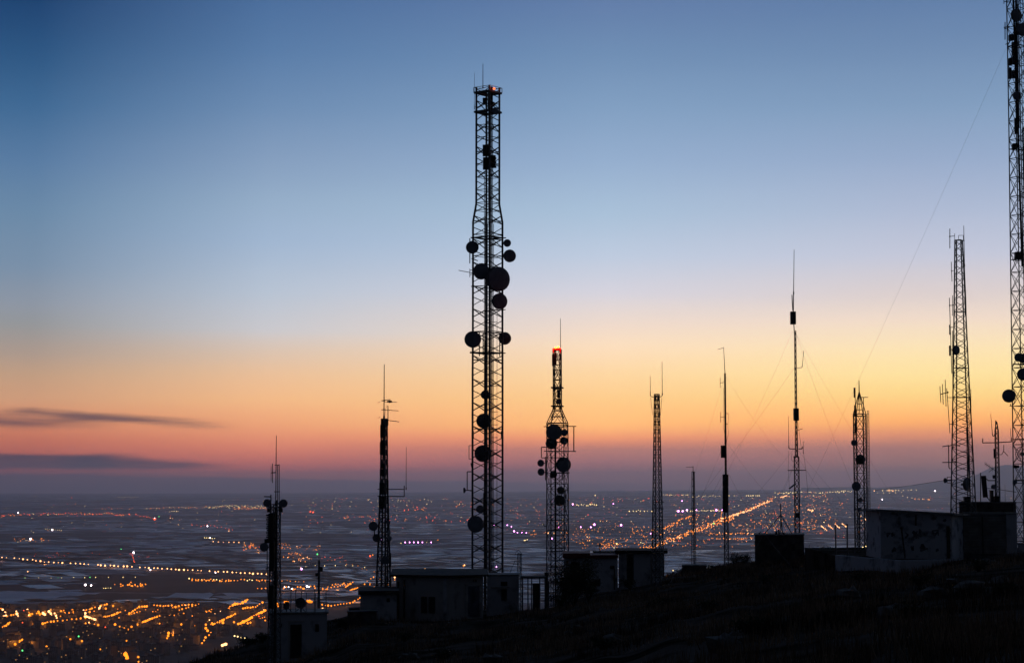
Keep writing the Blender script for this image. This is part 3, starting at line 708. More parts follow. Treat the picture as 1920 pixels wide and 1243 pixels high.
T.bars('whip_bracket', [[(1491, 841.5), (1480, 841), (1478.8, 838)], [(1497, 841.5), (1504, 841), (1505.5, 837)]], 1.8); T.whip(1479, 780, 840, 1.2); T.whip(1506.3, 827, 850, 1.2); T.bars('step_deck', [[(1487.5, 856), (1497.5, 856)]], 2.6)
T.bars('crossarm', [[(1477, 881.6), (1511, 881.2)]], 1.8)
mb = MB(); mb.obox(T.p(1486, 911, -.5), (.26, 0, .2), (0, .35, 0), (-.02, 0, .03)); mb.build('solar_panel', M['black'], T.root)
T.panel(1491.5, 961, 1498.5, 970.5, -.1, .3)
T.bars('cable_loop', [[(1496, 790), (1499, 815), (1503, 842)], [(1485, 850), (1484, 862), (1489, 866)]], .6); T.bars('feeder_line', [[(1506, 845), (1511, 880), (1515, 930)], [(1479, 845), (1478, 880), (1481, 930)]], .5)
for g in (((1486, 621), 1418, 760, -12), ((1491.4, 624), 1575, 760, 10), ((1492.7, 625), 1545.5, 760, -16), ((1488, 842), 1407, 926, -5), ((1497, 845), 1569.6, 920.6, 8),
          ((1497, 858), 1560, 935, -9), ((1489, 870), 1454, 935, 4), ((1489, 872), 1460, 930, -6), ((1489, 690), 1395, 812, 14)): T.guy(*g)
# --- pointed tower on the terrace
T = Tower('lattice_tower', 'lattice tower with a pointed pyramid cap and side ladder, standing on the low walled terrace', 'radio tower', 1615, 1000, 118, base_z=-3.9)
T.lattice([(776, 13.2), (1038, 13.2)], radians(18), leg=2.6, br=1.3, step=27.7, mode='x', rings=(776, 780))
T.bars('cap_strut', [[(1611, 734), tuple(list(topx(*T.corner(k, pz(776, T.Y)))) + [T.corner(k, pz(776, T.Y)).y - T.Y])] for k in range(4)], 1.8)
T.bars('cap_brace', [[(1605, 768), (1617, 768)], [(1607, 757), (1615, 757)], [(1611, 735), (1611, 776)]], 1.6); T.whip(1611, 713, 740, 2.4)
T.bars('antenna_arm', [[(1613, 745), (1627.5, 744.7)], [(1619, 745), (1619, 775)]], 1.5)
T.panel(1600.8, 727, 1604, 745.5, 0, .1); T.panel(1601.6, 759.5, 1605.2, 781, -.1, .1); T.panel(1602.5, 793, 1606, 811.5, -.2, .1); T.bars('mounting_pipe', [[(1603.5, 727), (1604, 815)]], 1.4)
for a in ((1601.5, 830, 5.8, -.6), (1613.3, 861.3, 9.4, pi + .1), (1605.6, 911.5, 8.5, -.2), (1613, 937, 4.5, .3), (1611.5, 955, 4, 0)): T.dish(*a)
T.ladder(1627.6, 770, 1040, 2.6, 0, 6); T.cables([1611.5], 960, 1040, 2.6, 0)
# --- tapering tower at right
T = Tower('lattice_tower', 'widely tapering lattice tower with stacked vertical dipoles, behind the white terrace hut', 'radio tower', 1805.5, 900, 140)
T.lattice([(450.5, 8.0), (700, 16.2), (960, 26.5)], radians(17), leg=2.6, br=1.35, step=23, mode='zig', rings=(450.5, 585, 690, 745))
T.bars('crown_rail', [[(1797.4, 451), (1797.4, 441.5), (1806.4, 441.5), (1806.4, 451)], [(1790, 438), (1790, 452)]], 1.0)
T.bars('crown_deck', [[(1790, 450.5), (1808.5, 451.5)]], 1.8); T.whip(1808.4, 423, 500, 1.8); T.bars('cable_run', [[(1808.4, 500), (1811, 560), (1813, 640), (1817, 700)]], 1.6)
T.dipole(1781, 429, 466, 1790, 443.5, 1.6); T.dipole(1783.6, 491, 528, 1790, 508, 1.3, 0, 1785); T.dipole(1786.2, 554, 592, 1791, 572, 1.3); T.dipole(1780.2, 558.5, 700, 1789, 573, 1.5, 0, 1784.6)
T.panel(1779.8, 609, 1782.3, 627.5, 0, .08); T.panel(1779.5, 648, 1782.2, 667, 0, .08); T.bars('mounting_pipe', [[(1786, 620), (1786.5, 728)], [(1781, 614), (1790, 613)], [(1782, 655), (1788, 655)]], 1.5)
T.dish(1792.6, 656.5, 9, .7, -1.0); T.panel(1808.5, 545, 1811.5, 590, .1, .1)
mb = MB()
for x, y0, y1 in ((1762.4, 724, 755), (1767, 720, 758), (1772.3, 712, 762)): mb.tube(T.p(x, y0), T.p(x + 1.6, y1), .028, 5)
mb.tube(T.p(1762.4, 739.5), T.p(1778, 735), .035, 5); mb.ball(T.p(1777, 735.5), .07); mb.build('yagi_antenna', M['steel'], T.root)
T.bars('dipole_antenna', [[(1775, 728), (1777, 752), (1781.2, 812)], [(1777, 745), (1790, 745.2)], [(1781, 795), (1788, 795)]], 1.4)
T.bars('yagi_antenna', [[(1767, 837), (1779, 835)], [(1767, 866.5), (1793, 866.5)], [(1778.5, 834), (1779.2, 876), (1782, 879)], [(1779, 836), (1788, 833), (1800, 836)]], 1.9)
T.dish(1772.3, 900.5, 4.6, -1.2, 0); T.bars('dish_frame', [[(1785, 894), (1776, 894), (1776, 905), (1785, 905)], [(1776, 899.5), (1790, 899)]], 1.2)
T.dish(1812.2, 908, 11.5, .95); 
for y in (745, 794.5, 847.5, 896.5): T.bars('crossarm', [[(1804, y), (1813, y)]], 1.5)
T.bars('dipole_antenna', [[(1812, 728), (1812, 793)]], 1.5); T.bars('dipole_antenna', [[(1815.3, 836), (1815.3, 897)]], 1.5); T.ladder(1818, 730, 960, 4.5, .2, 9); T.cables([1812.5], 800, 960, 2.0, .2)
T.bars('feeder_line', [[(1772, 900), (1740, 905), (1700, 911, 6), (1640, 919, 15)]], .7)
TAPER = T
# --- small mast with long crossarm
T = Tower('antenna_mast', 'small lattice mast with a long horizontal crossarm, on the dark building beneath the biggest tower', 'mast', 1870.5, 900, 150, base_z=pz(945, 150))
T.lattice([(790, 1.0), (808, 4.2), (930, 4.8)], radians(20), leg=1.3, br=.8, step=9, mode='x'); T.bars('mounting_pipe', [[(1866.8, 788), (1866, 940)]], 1.8)
T.bars('crossarm', [[(1842.3, 830), (1868, 829.5), (1896.5, 828)], [(1842.3, 830), (1842.6, 822)], [(1896.5, 828), (1896, 820)]], 2.0); T.whip(1894.4, 803, 824, 1.2, 0, 1896)
T.whip(1857.6, 775.5, 816, 1.3, 0, 1861); T.bars('whip_bracket', [[(1861, 816), (1863, 818), (1866, 813)]], 1.6); T.panel(1863, 841, 1866, 859, 0, .08)
T.bars('whip_bracket', [[(1867, 852), (1878, 852), (1882, 846)], [(1882, 846), (1882, 834)], [(1881, 845), (1890, 854.5)]], 1.3)
T.yagi(1866, 882, 1847, 869, 6, 5, 1.1, 0, True); T.yagi(1866, 875, 1854, 885, 5, 4, .9)
T.bars('antenna_arm', [[(1866, 900.5), (1853, 900.5), (1849, 897)]], 2.0)
mb = MB(); mb.obox(T.p(1845.8, 912, -.2), (.17, 0, .01), (0, .12, 0), (-.05 * 1.2, 0, .82), ch=.2); mb.build('panel_antenna', M['black'], T.root)
T.bars('mounting_pipe', [[(1838.6, 886), (1838.6, 940)]], 2.0); T.bars('mounting_pipe', [[(1848, 925), (1851, 932), (1856, 938)]], 2.0); T.dish(1862.8, 912.6, 4.6, .2, -.6); T.panel(1861.5, 890.5, 1865.5, 897, 0, .1)
T.bars('feeder_line', [[(1850, 915, 0), (1880, 918.5, -10), (1905, 922, -30)]], 1.2); T.whip(1885, 908, 945, .7)
# --- huge tower cut by the right edge
T = Tower('lattice_tower', 'huge lattice tower rising past the top of the view at the right edge', 'radio tower', 1921, 800, 115)
T.lattice([(-260, 17.5), (0, 17.5), (240, 18), (500, 20), (960, 23)], radians(178), leg=2.3, br=1.4, step=36, mode='x', rings=(88, 280, 487, 683, 824, 901))
T.lattice_extra = None
T.cables([1900, 1902], -200, 240, 2.4, -.2, 1); 
c0 = T.corner
T.cables([1918], 240, 1020, 3.6, -.3); T.ladder(1911, -200, 500, 5, .2, 8)
T.bars('feeder_line', [[(1900, 0, -.3), (1904.5, 120, -.3), (1909, 240, -.3), (1913, 380, -.3), (1917, 500, -.3)]], 4.2, 'cable')
for a in ((1905.3, 29.5, 12.2, .5), (1917.5, 56, 12.5, .3), (1906.5, 180, 8.2, .2), (1910, 670, 8, -.6), (1917.5, 672, 9, .2), (1918.5, 702, 11.5, .1), (1891.6, 742.3, 12.4, -.15, -.8), (1903, 904, 4.2, -.5, -.8)): T.dish(*a)
T.grid_dish(1918.5, 851, 14.3, -1.3)
T.dipole(1882.4, -20, 8, 1889, -4, 1.5); T.dipole(1884.5, 42, 75, 1890, 54, 1.8); T.dipole(1888, -30, 20, 1893, 5, 1.4)
T.panel(1891.5, 66, 1901, 76, -.3, .2); T.panel(1897, 80, 1902, 104, 0, .15); T.panel(1891, 110, 1897, 123, -.2, .15); T.panel(1898, 106, 1905, 121, -.2, .15); T.panel(1891, 128, 1896.5, 148, -.3, .15); T.panel(1897, 133, 1904, 147, -.1, .15)
T.panel(1898, 270, 1908, 279, 0, .2); T.panel(1903, 473, 1919, 486, -.2, .25); T.panel(1901, 872, 1910, 877, 0, .2); T.panel(1902, 222, 1907, 252, .1, .1)
T.bars('antenna_arm', [[(1885, 84), (1893, 80)], [(1882, 52), (1893, 50)], [(1883, 4), (1892, 2)], [(1900, 900), (1922, 899)], [(1900, 823.5), (1922, 823)], [(1893, 761), (1899, 761)], [(1895, 757), (1895, 761)]], 1.6)
T.bars('work_deck', [[(1893, 280), (1925, 281)], [(1898, 486.5), (1925, 487)], [(1900, 682.5), (1925, 683)]], 2.2); T.whip(1912.6, 647, 668, 1.0)
mb = MB(); A = T.p(1885.5, 93); pts = []
E = P(1450, 1052, 165); E.z = ground(E.x, E.y)
for i in range(31):
    q = i / 30; w = A + (E - A) * q; w.z -= 1.5 * q * (1 - q); pts.append(w)
mb.path(pts, .004, 4); mb.build('guy_wire', M['wire'], T.root)
# --- minor masts
T = Tower('antenna_mast', 'tiny lattice mast with hooped cage behind the wire shelter, right of the centre tower', 'mast', 974, 1055, 150)
T.lattice([(1037, 4.6), (1080, 4.8)], radians(30), leg=.9, br=.6, step=10, mode='zig')
T.bars('hoop', [[(966, 1040), (968, 1034), (972, 1031), (976, 1034), (978, 1041)], [(954, 1078), (966, 1050)], [(970, 1036), (981, 1040)]], .9); T.cables([975], 1038, 1080, 1.2, 0)
T = Tower('antenna_mast', 'thin pole mast with a small box, behind the railings of the small hut roof', 'mast', 598, 1080, 124)
T.whip(598, 1015, 1060, 1.2); T.lattice([(1050, 1.5), (1150, 2.2)], radians(30), leg=1.1, br=.7, step=9, mode='x'); T.panel(598.5, 1062, 605, 1071, 0, .12); T.panel(591.5, 1074, 596, 1080, 0, .1)

# ================================================================== BUILDINGS
def at(px, Y, py=1050): return Vector((P(px, py, Y).x, Y))
def off(a, b, q): return a + (b - a) * q
class House:
    def __init__(s, name, label, cat, ring, ztop, mt='plaster', zb=None, tops=None, group=None):
        """ring: plan corners, first two are the facade"""
        cx = sum(p[0] for p in ring) / len(ring); cy = sum(p[1] for p in ring) / len(ring)
        zb = min(ground(p[0], p[1]) for p in ring) - .4 if zb is None else zb
        s.root = thing(name, label, cat, (cx, cy, zb), group); s.ring = ring; s.zb = zb; s.zt = ztop
        mb = MB(); rg = [(p[0], p[1], (tops[i] - ztop) if tops else 0) for i, p in enumerate(ring)]
        mb.prism(rg, zb, ztop); mb.build('wall', M[mt], s.root)
    def slab(s, zs, th, grow, mt='roof', name='roof', ring=None):
        ring = ring or s.ring
        cx = sum(p[0] for p in ring) / len(ring); cy = sum(p[1] for p in ring) / len(ring)
        rg = []
        for p in ring:
            d = Vector((p[0] - cx, p[1] - cy)); d = d * (1 + grow / max(d.length, .1)); rg.append((cx + d.x, cy + d.y))
        if not isinstance(zs, (list, tuple)): zs = [zs] * len(rg)
        mb = MB(); mb.slab(rg, zs, th); return mb.build(name, M[mt], s.root)
    def on(s, i, px0, py0, px1, py1, name, mt, out=.04, deep=.05, parent=None):
        """rectangle on facade i (ring[i]-ring[i+1]) spanning the given pixels"""
        A, B = Vector(s.ring[i][:2]), Vector(s.ring[(i + 1) % len(s.ring)][:2])
        def hit(px):
            lo, hi = 0.0, 1.0
            f = lambda q: topx(off(A, B, q).x, off(A, B, q).y, -6)[0]
            inc = f(1) > f(0)
            for _ in range(40):
                m_ = (lo + hi) / 2
                if (f(m_) < px) == inc: lo = m_
                else: hi = m_
            return off(A, B, lo)
        a, b = hit(px0), hit(px1); Y = (a.y + b.y) / 2
        z1, z0 = pz(py0, Y), pz(py1, Y); nrm = Vector((B.y - A.y, -(B.x - A.x))).normalized()
        if nrm.y > 0 and abs(nrm.y) > .3: nrm = -nrm
        c = (a + b) / 2 + nrm * (out - deep); h = (b - a) / 2
        mb = MB(); mb.obox((c.x, c.y, (z0 + z1) / 2), (h.x, h.y, 0), (nrm.x * deep, nrm.y * deep, 0), (0, 0, (z1 - z0) / 2))
        o = mb.build(name, M[mt], parent or s.root); s.last = (a, b, z0, z1, nrm); return o
def rect(pa, Ya, pb, Yb, depth):
    a, b = at(pa, Ya), at(pb, Yb)          # side walls run straight away from the viewpoint's slope path
    return [tuple(a), tuple(b), tuple(b * (1 + depth / b.y)), tuple(a * (1 + depth / a.y))]
# small hut at left
h = House('hut', 'small pale hut with black doorway and railed flat roof, leftmost on the slope', 'hut', rect(507, 115.1, 614, 115.8, 3.2), pz(1151, 115), 'plaster')
h.slab(pz(1148, 115), .12, .12, 'concrete')
h.on(0, 545, 1170, 566, 1233, 'doorway', 'door'); h.on(0, 541, 1167, 545, 1233, 'door_frame', 'plaster2', .02, .03); h.on(0, 591.5, 1169.5, 598.5, 1183.5, 'window', 'door'); h.on(0, 523.5, 1168.5, 529, 1175, 'vent', 'door')
h.on(0, 540, 1163, 571, 1166, 'lintel', 'plaster2', .06, .05)
mb = MB(); zt = pz(1148, 115)
for px, top in ((529, 1110), (546, 1105), (555, 1104), (566, 1108), (575, 1110), (612, 1105), (592, 1112), (590, 1104)):
    q = at(px, 115.6); mb.tube((q.x, q.y, zt), (q.x, q.y, pz(top, 115.6)), .02, 4)
a, b = at(529, 115.6), at(612, 115.6)
for py in (1112, 1128): mb.tube((a.x, a.y, pz(py, 115.6)), (b.x, b.y, pz(py, 115.6)), .014, 4)
mb.build('railing', M['steel'], h.root)
def rooftop_dish(px, py, r, Y, label, zbase, yaw=.2):
    c = P(px, py, Y); R_ = r * Y / F; t = thing('satellite_dish', label, 'dish', (c.x, Y, zbase)); ax = Vector((sin(yaw), -cos(yaw), .25)).normalized()
    mb = MB(); mb.lathe(c, ax, [(-R_ * .35, R_ * .1), (-R_ * .3, R_ * .35), (-R_ * .15, R_ * .75), (0, R_), (.01, R_ * .97), (-R_ * .12, R_ * .7), (-R_ * .26, R_ * .3), (-R_ * .3, R_ * .05)], 24); mb.build('reflector', M['dishback'], t)
    mb = MB(); mb.tube((c.x, Y + .12, zbase), (c.x, Y + .12, c.z), .035, 6); mb.tube((c.x - .3, Y, zbase + .02), (c.x, Y + .12, zbase + .3), .02, 4); mb.tube((c.x + .3, Y, zbase + .02), (c.x, Y + .12, zbase + .3), .02, 4); mb.build('stand', M['steel'], t)
    mb = MB(); f = c + ax * R_ * .8; mb.tube(c - Vector((0, 0, R_ * .9)), f, .012, 4); mb.ball(f, .05); mb.build('feed_horn', M['black'], t)
rooftop_dish(563.5, 1130, 10.2, 115.3, 'round dish standing on the roof of the small leftmost hut', zt)
rooftop_dish(537, 1135, 8, 115.8, 'smaller half-hidden dish at the left end of the small hut roof, beside the tower', zt, -.6)
# long graffitied building: wing, main block, right box
h = House('low_building', 'low flat-roofed wing at the left end of the long equipment building', 'building', rect(676, 132, 744, 132.4, 5), pz(1113, 132), 'plaster')
h.slab(pz(1107, 132), .26, .35, 'roof'); h.on(0, 725, 1121, 731, 1128, 'vent', 'door')
h = House('crate', 'dark low box on the slope in front of the low flat-roofed wing', 'box', rect(652, 126, 707, 127, 1.5), pz(1148, 126), 'block')
h.slab(pz(1146.5, 126), .06, .05, 'roof', 'lid')
h = House('crate', 'small dark box standing left of the low flat-roofed wing', 'box', rect(655, 131, 675, 131.5, 1), pz(1142, 131), 'block'); h.slab(pz(1140, 131), .05, .04, 'roof', 'lid')
fa, fb, fc = at(743, 136.6), at(838, 135.2), at(906, 136.3)
ring = [tuple(fa), tuple(fb), tuple(fc), (fc.x * 1.04, fc.y * 1.04), (fa.x * 1.04, fa.y * 1.04)]
h = House('equipment_building', 'long dark-roofed equipment building with a wide hipped front, left of the tallest tower', 'building', ring, pz(1082, 136), 'plaster2')
rz = [pz(1076, 137), pz(1079, 134), pz(1076, 136.5), pz(1068, 140), pz(1068, 140)]
h.slab(rz, .14, .45, 'roof')
mb = MB(); cx = (fa.x + fc.x) / 2; ap = (cx + .2, 139.5, pz(1066, 139.5)); rr = [(p[0], p[1], z + .01) for p, z in zip(ring, rz)]
mb.add([ap] + rr, [(0, 1 + i, 1 + (i + 1) % 5) for i in range(5)] + [(5, 4, 3, 2, 1)]); mb.build('roof_cap', M['roof'], h.root)
h.on(0, 790, 1118, 816, 1149, 'window', 'door'); w_ = h.on(0, 802, 1118, 804, 1149, 'mullion', 'frame', .07, .03)
h.on(0, 746, 1090, 749, 1160, 'downpipe', 'cable', .08, .04); h.on(0, 757, 1086, 760, 1162, 'downpipe', 'cable', .08, .04)
h.on(1, 877, 1098, 899, 1156, 'door', 'paledoor'); h.on(1, 872, 1095, 877, 1157, 'door_frame', 'frame', .07, .05); h.on(1, 898.5, 1095, 902, 1157, 'door_frame', 'frame', .07, .05)
h.on(1, 887, 1086, 893, 1090, 'wall_lamp', 'black', .12, .1); h.on(0, 832, 1085, 838, 1165, 'corner_post', 'plaster', .06, .06)
h = House('equipment_cabin', 'squat plain cabin between the tallest tower and the wire shelter', 'cabin', rect(913, 139, 973, 139.8, 3), pz(1079, 139), 'plaster')
h.slab(pz(1077, 139), .1, .08, 'concrete'); h.on(0, 939, 1090, 951, 1098, 'vent', 'door'); h.on(0, 940, 1104, 950, 1125, 'hatch', 'door'); h.on(0, 920, 1100, 955, 1102, 'cable_tray', 'frame', .1, .06)
# wire shelter
t = thing('wire_shelter', 'open shelter frame with thin posts, town lights showing through it', 'shelter', (at(1000, 138).x, 138, ground(at(1000, 138).x, 138)))
mb = MB(); a, b = at(976, 138), at(1024, 138); zt = pz(1081, 138)
mb.slab([(a.x, a.y), (b.x, b.y), (b.x, b.y + 2.2), (a.x, a.y + 2.2)], [zt] * 4, .12); mb.build('roof', M['roof'], t)
for px in (980, 990, 997, 1012, 1022):
    q = at(px, 138.2); mb = MB(); mb.tube((q.x, q.y, ground(q.x, q.y) - .2), (q.x, q.y, zt - .1), .045, 5); mb.build('post', M['steel'], t)
mb = MB(); q0, q1 = at(999, 138.3), at(1011, 138.3); mb.prism([tuple(q0), tuple(q1), (q1.x, q1.y + .8), (q0.x, q0.y + .8)], ground(q0.x, q0.y) - .3, pz(1094, 138.3)); mb.build('cabinet', M['door'], t)
h = House('gate_panel', 'dark solid fence panel in front of the bottle-necked tower', 'fence', rect(1021, 139.5, 1028, 139.7, .15), pz(1074, 139.5), 'block'); h.slab(pz(1073, 139.5), .06, .02, 'roof', 'cap')
# wire mesh fence at bottle-necked tower base
def fence(label, pts, h_, name='wire_fence', n_post=4, mesh=True, post_r=.04, lean=0):
    a0 = pts[0]; t = thing(name, label, 'fence', (a0[0], a0[1], ground(*a0)))
    wires = MB()
    for i in range(len(pts) - 1):
        A, B = Vector(pts[i]), Vector(pts[i + 1])
        for k in range(n_post + (1 if i == len(pts) - 2 else 0)):
            q = off(A, B, k / n_post); g = ground(q.x, q.y); mb = MB(); mb.tube((q.x, q.y, g - .3), (q.x, q.y, g + h_), post_r, 6); mb.build('post', M['steel'], t)
        if mesh:
            for w in range(7):
                k = .15 + .83 * w / 6
                wires.tube((A.x, A.y, ground(A.x, A.y) + h_ * k), (B.x, B.y, ground(B.x, B.y) + h_ * k), .008, 4)
    if mesh: wires.build('wires', M['wire'], t)
fence('wire fence around the foot of the bottle-necked tower', [tuple(at(1029, 141)), tuple(at(1062, 141))], 1.9)
fence('wire fence behind the scrub between the dark block building and the terrace', [tuple(at(1567.4, 113)), tuple(at(1589.2, 112))], 2.6, n_post=1)
fence('thin tall pole beside the pointed tower on the terrace', [tuple(at(1639, 113)), tuple(at(1648, 113))], 2.6, n_post=1, mesh=False, name='fence_posts')
# right white building group
ring = rect(1057, 147.5, 1106, 147, 5)
h = House('white_building', 'pale building block with red-edged flat roof, door behind the round bush', 'building', rect(1057, 147.3, 1158, 148.3, 5), pz(1046, 147), 'plaster')
h.slab(pz(1037, 147), .36, .12, 'redsteel', 'roof', rect(1056, 147.1, 1105, 147.6, 5)); h.slab(pz(1040, 148), .26, .12, 'redsteel', 'roof', rect(1106, 147.7, 1158, 148.2, 4.9))
h.on(0, 1071, 1053, 1087, 1087, 'door', 'door'); h.on(0, 1106, 1086.5, 1125, 1098, 'low_window', 'door', .02); h.on(0, 1144, 1060, 1151, 1066, 'wall_lamp', 'black', .15, .12); h.on(0, 1151, 1066, 1152.2, 1105, 'downpipe', 'cable', .08, .04)
h.on(0, 1062, 1051, 1065, 1060, 'vent', 'door'); h.on(0, 1074, 1047, 1079, 1051, 'wall_lamp', 'black', .15, .12)
h = House('white_building', 'taller square white block with dark overhanging slab roof behind the slender two-whip tower', 'building', rect(1160, 149.6, 1245.5, 149.2, 5), pz(1037, 149), 'plaster')
h.slab(pz(1031.5, 149), .24, .45, 'roof'); h.on(0, 1175, 1039, 1188, 1095, 'recess', 'door', .015, .02); h.on(0, 1219, 1040, 1221, 1092, 'downpipe', 'frame', .05, .03)
h.slab(pz(1034.5, 152), .16, .1, 'roof', 'rear_roof', rect(1113, 152.5, 1162, 152, 3))
t = thing('roof_pole', 'short thin pole on the roof of the red-edged white building', 'pole', (at(1125, 149).x, 149, pz(1037, 149)))
mb = MB(); q = at(1125, 151); mb.tube((q.x, q.y, pz(1046, 151)), (q.x, q.y, pz(1018, 151)), .05, 6); mb.tube((q.x - .3, q.y, pz(1023, 151)), (q.x + .25, q.y, pz(1022, 151)), .02, 4); mb.build('pole_shaft', M['steel'], t)
t.location = (q.x, q.y, pz(1046, 151)); 
for c_ in t.children: c_.location = Vector((at(1125, 149).x, 149, pz(1037, 149))) - Vector(t.location)
# plinth and block building
h = House('plinth', 'low dark masonry plinth at the foot of the short slim mast', 'plinth', rect(1279, 158.8, 1324.5, 159.2, 2.2), pz(1060, 159), 'block'); h.slab(pz(1058.8, 159), .08, .04, 'concrete', 'cap')
for c_ in list(PL.root.children): pass
h = House('block_building', 'dark square block building with a tripod aerial on its roof', 'building', rect(1415.5, 159.2, 1508, 159.8, 4.2), pz(1004, 159), 'block')
h.slab(pz(1001.5, 159), .1, .05, 'concrete'); h.on(0, 1484, 1019, 1491, 1032, 'vent', 'door'); h.on(0, 1423, 1052, 1432, 1060, 'vent', 'door')
ring_ = h.ring; zr = pz(1001.5, 159)
t = thing('tripod_aerial', 'three-legged aerial pole on the roof of the dark block building', 'aerial', (at(1464.8, 161).x, 161, zr))
mb = MB(); q = at(1464.8, 161); mb.tube((q.x, q.y, zr), (q.x, q.y, pz(944, 161)), .04, 6); mb.build('pole', M['steel'], t)
for px, dy in ((1434, 0), (1485.5, .3), (1468, 1.2)):
    mb = MB(); e = at(px, 161 + dy); mb.tube((q.x, q.y, pz(965, 161)), (e.x, e.y, zr), .035, 5); mb.build('leg', M['steel'], t)
t = thing('roof_equipment', 'small cluster of boxes and stubs on the left part of the dark block building roof', 'equipment', (at(1455, 159.6).x, 159.6, zr))
for px, w, hh in ((1424, 1.5, 3), (1456, 4, 6), (1461, 3, 9), (1470, 3, 3)):
    q = at(px, 159.8); mb = MB(); s_ = w * 160 / F; mb.obox((q.x, q.y, zr + hh * 160 / F / 2), (s_ / 2, 0, 0), (0, s_ / 2, 0), (0, 0, hh * 160 / F / 2), ch=.2); mb.build('unit', M['black'], t)
mb = MB(); mb.tube((at(1424, 159.8).x, 159.8, zr), (at(1426.5, 159.8).x, 159.8, pz(996, 160)), .03, 5); mb.build('stub', M['steel'], t)
# terrace wall, terrace, white hut
zT = -3.85
wa, wb, wc = at(1566, 112), at(1689, 103.6), at(1803, 105.5)
t = thing('terrace_wall', 'low whitewashed retaining wall along the front of the terrace below the white hut', 'wall', (wb.x, wb.y, ground(wb.x, wb.y)))
mb = MB()
for A, B in ((wa, wb), (wb, wc)):
    d = (B - A).normalized(); nn = Vector((-d.y, d.x)) * .25
    mb.prism([tuple(A), tuple(B), tuple(B + nn), tuple(A + nn)], -6.2, zT + (.0 if A is wa else .003))
mb.build('wall_face', M['plaster'], t)
mb = MB(); i0 = Vector((.1, .3)); mb.prism([(wa.x + .05, wa.y + .26), (wb.x, wb.y + .27), (wc.x - .05, wc.y + .26), (wc.x + .5, wc.y + 22), (wa.x + .5, wa.y + 15)], -7.5, zT - .04); o = mb.build('terrace', M['hillside']); tag(o, None, None, kind='structure')
A, B, C_ = at(1652, 107.6), at(1784, 106.4), at(1806.5, 108.6)
h = House('white_hut', 'large stained white hut with sloping slab roof on the walled terrace', 'hut', [tuple(A), tuple(B), tuple(C_), (C_.x - .2, C_.y + 4), (A.x, A.y + 4.4)], pz(962, 107), 'graffiti', -4.6,
          [pz(958, 107.6), pz(964.5, 106.4), pz(966, 108.6), pz(964, 112), pz(957, 112)])
h.slab([pz(954, 107), pz(961.5, 106), pz(963, 108.6), pz(961, 112), pz(954, 112)], .11, .42, 'concrete')
h.on(0, 1777, 986, 1783, 1046, 'downpipe', 'cable', .08, .04); h.on(0, 1718, 965, 1721, 985, 'downpipe', 'cable', .05, .03); h.on(1, 1786, 967, 1804, 1046, 'pilaster', 'plaster', .03, .03)
mb = MB(); rr_ = random.Random(8)
# sprayed tags, thin paint strokes of no readable word
d_ = (B - A).normalized(); nn = Vector((d_.y, -d_.x))
for (cx_, cy_, w_, hgt, k_) in ((1667, 1002, 6, 8, 5), (1676, 1001, 7, 7, 6), (1701, 1003, 6, 9, 5), (1717, 1001, 9, 14, 8), (1727, 999, 7, 12, 6), (1755, 1000, 10, 11, 9), (1732, 1026, 14, 12, 10), (1677, 1030, 8, 8, 6), (1711, 1026, 6, 9, 5), (1757, 1030, 6, 7, 4), (1773, 975, 6, 5, 5)):
    prev = None; mb = MB()
    for _ in range(k_ + 3):
        px = cx_ + rr_.uniform(-w_, w_) / 2 * 1.2; py = cy_ + rr_.uniform(-hgt, hgt) / 2 * 1.3
        kx = (px - 1652) / (1784 - 1652); q = off(A, B, kx); pt = Vector((q.x + nn.x * .012, q.y + nn.y * .012, pz(py, q.y)))
        if prev is not None:
            dd = pt - prev; 
            if dd.length > .02:
                s_ = Vector((0, 0, 1)).cross(Vector((nn.x, nn.y, 0))); wv = dd.normalized().cross(Vector((nn.x, nn.y, 0))) * .035
                mb.add([prev - wv, pt - wv, pt + wv, prev + wv], [(0, 1, 2, 3)])
        prev = pt
    mb.build('graffiti', M['sprayed'], h.root)
t = thing('leaning_pole', 'thin pole leaning on the stained front of the large white hut', 'pole', (at(1697, 106.6).x, 106.3, zT))
mb = MB(); mb.tube(P(1697, 1046, 106.4), P(1690, 989, 107.05), .045, 6); mb.tube(P(1690, 991, 107.0), P(1690, 988, 107.0), .07, 6); mb.build('shaft', M['black'], t)
# shutter gate and pillar, dark stone building behind
h = House('shutter_wall', 'wide metal shutter of horizontal slats between the white hut and the pale pillar', 'shutter', rect(1807, 109.6, 1887, 109.0, .5), pz(962, 109), 'shutter', -5)
mb = MB(); a, b = h.ring[0], h.ring[1]
for i in range(24):
    z = pz(970 + i * 2.9, 109.3); mb.obox(((a[0] + b[0]) / 2, (a[1] + b[1]) / 2 - .04, z), ((b[0] - a[0]) / 2 - .03, (b[1] - a[1]) / 2, 0), (0, .05, -.02), (0, .0, .022))
mb.build('slats', M['frame'], h.root); h.on(0, 1843.5, 968, 1846, 1036, 'mullion', 'door', .14, .05); h.slab(pz(960.5, 109), .1, .05, 'concrete', 'cap')
h = House('gate_pillar', 'pale square pillar at the right end of the slatted shutter', 'pillar', rect(1888, 108.9, 1908, 108.7, .9), pz(963, 109), 'plaster', -5); h.slab(pz(961, 109), .08, .08, 'concrete', 'cap')
h = House('low_wall', 'low pale wall running off right from the pillar under the huge tower', 'wall', rect(1909, 109.2, 1975, 108.5, .4), pz(1019, 109), 'plaster', -5); h.slab(pz(1017.5, 109), .06, .04, 'concrete', 'cap')
h = House('stone_building', 'dark rough stone building with aerial masts on top, behind the slatted shutter', 'building', rect(1800, 146, 1907, 145.6, 5.5), pz(943, 146), 'block', -6); h.slab(pz(941, 146), .1, .06, 'stone')
zz = pz(941, 146)
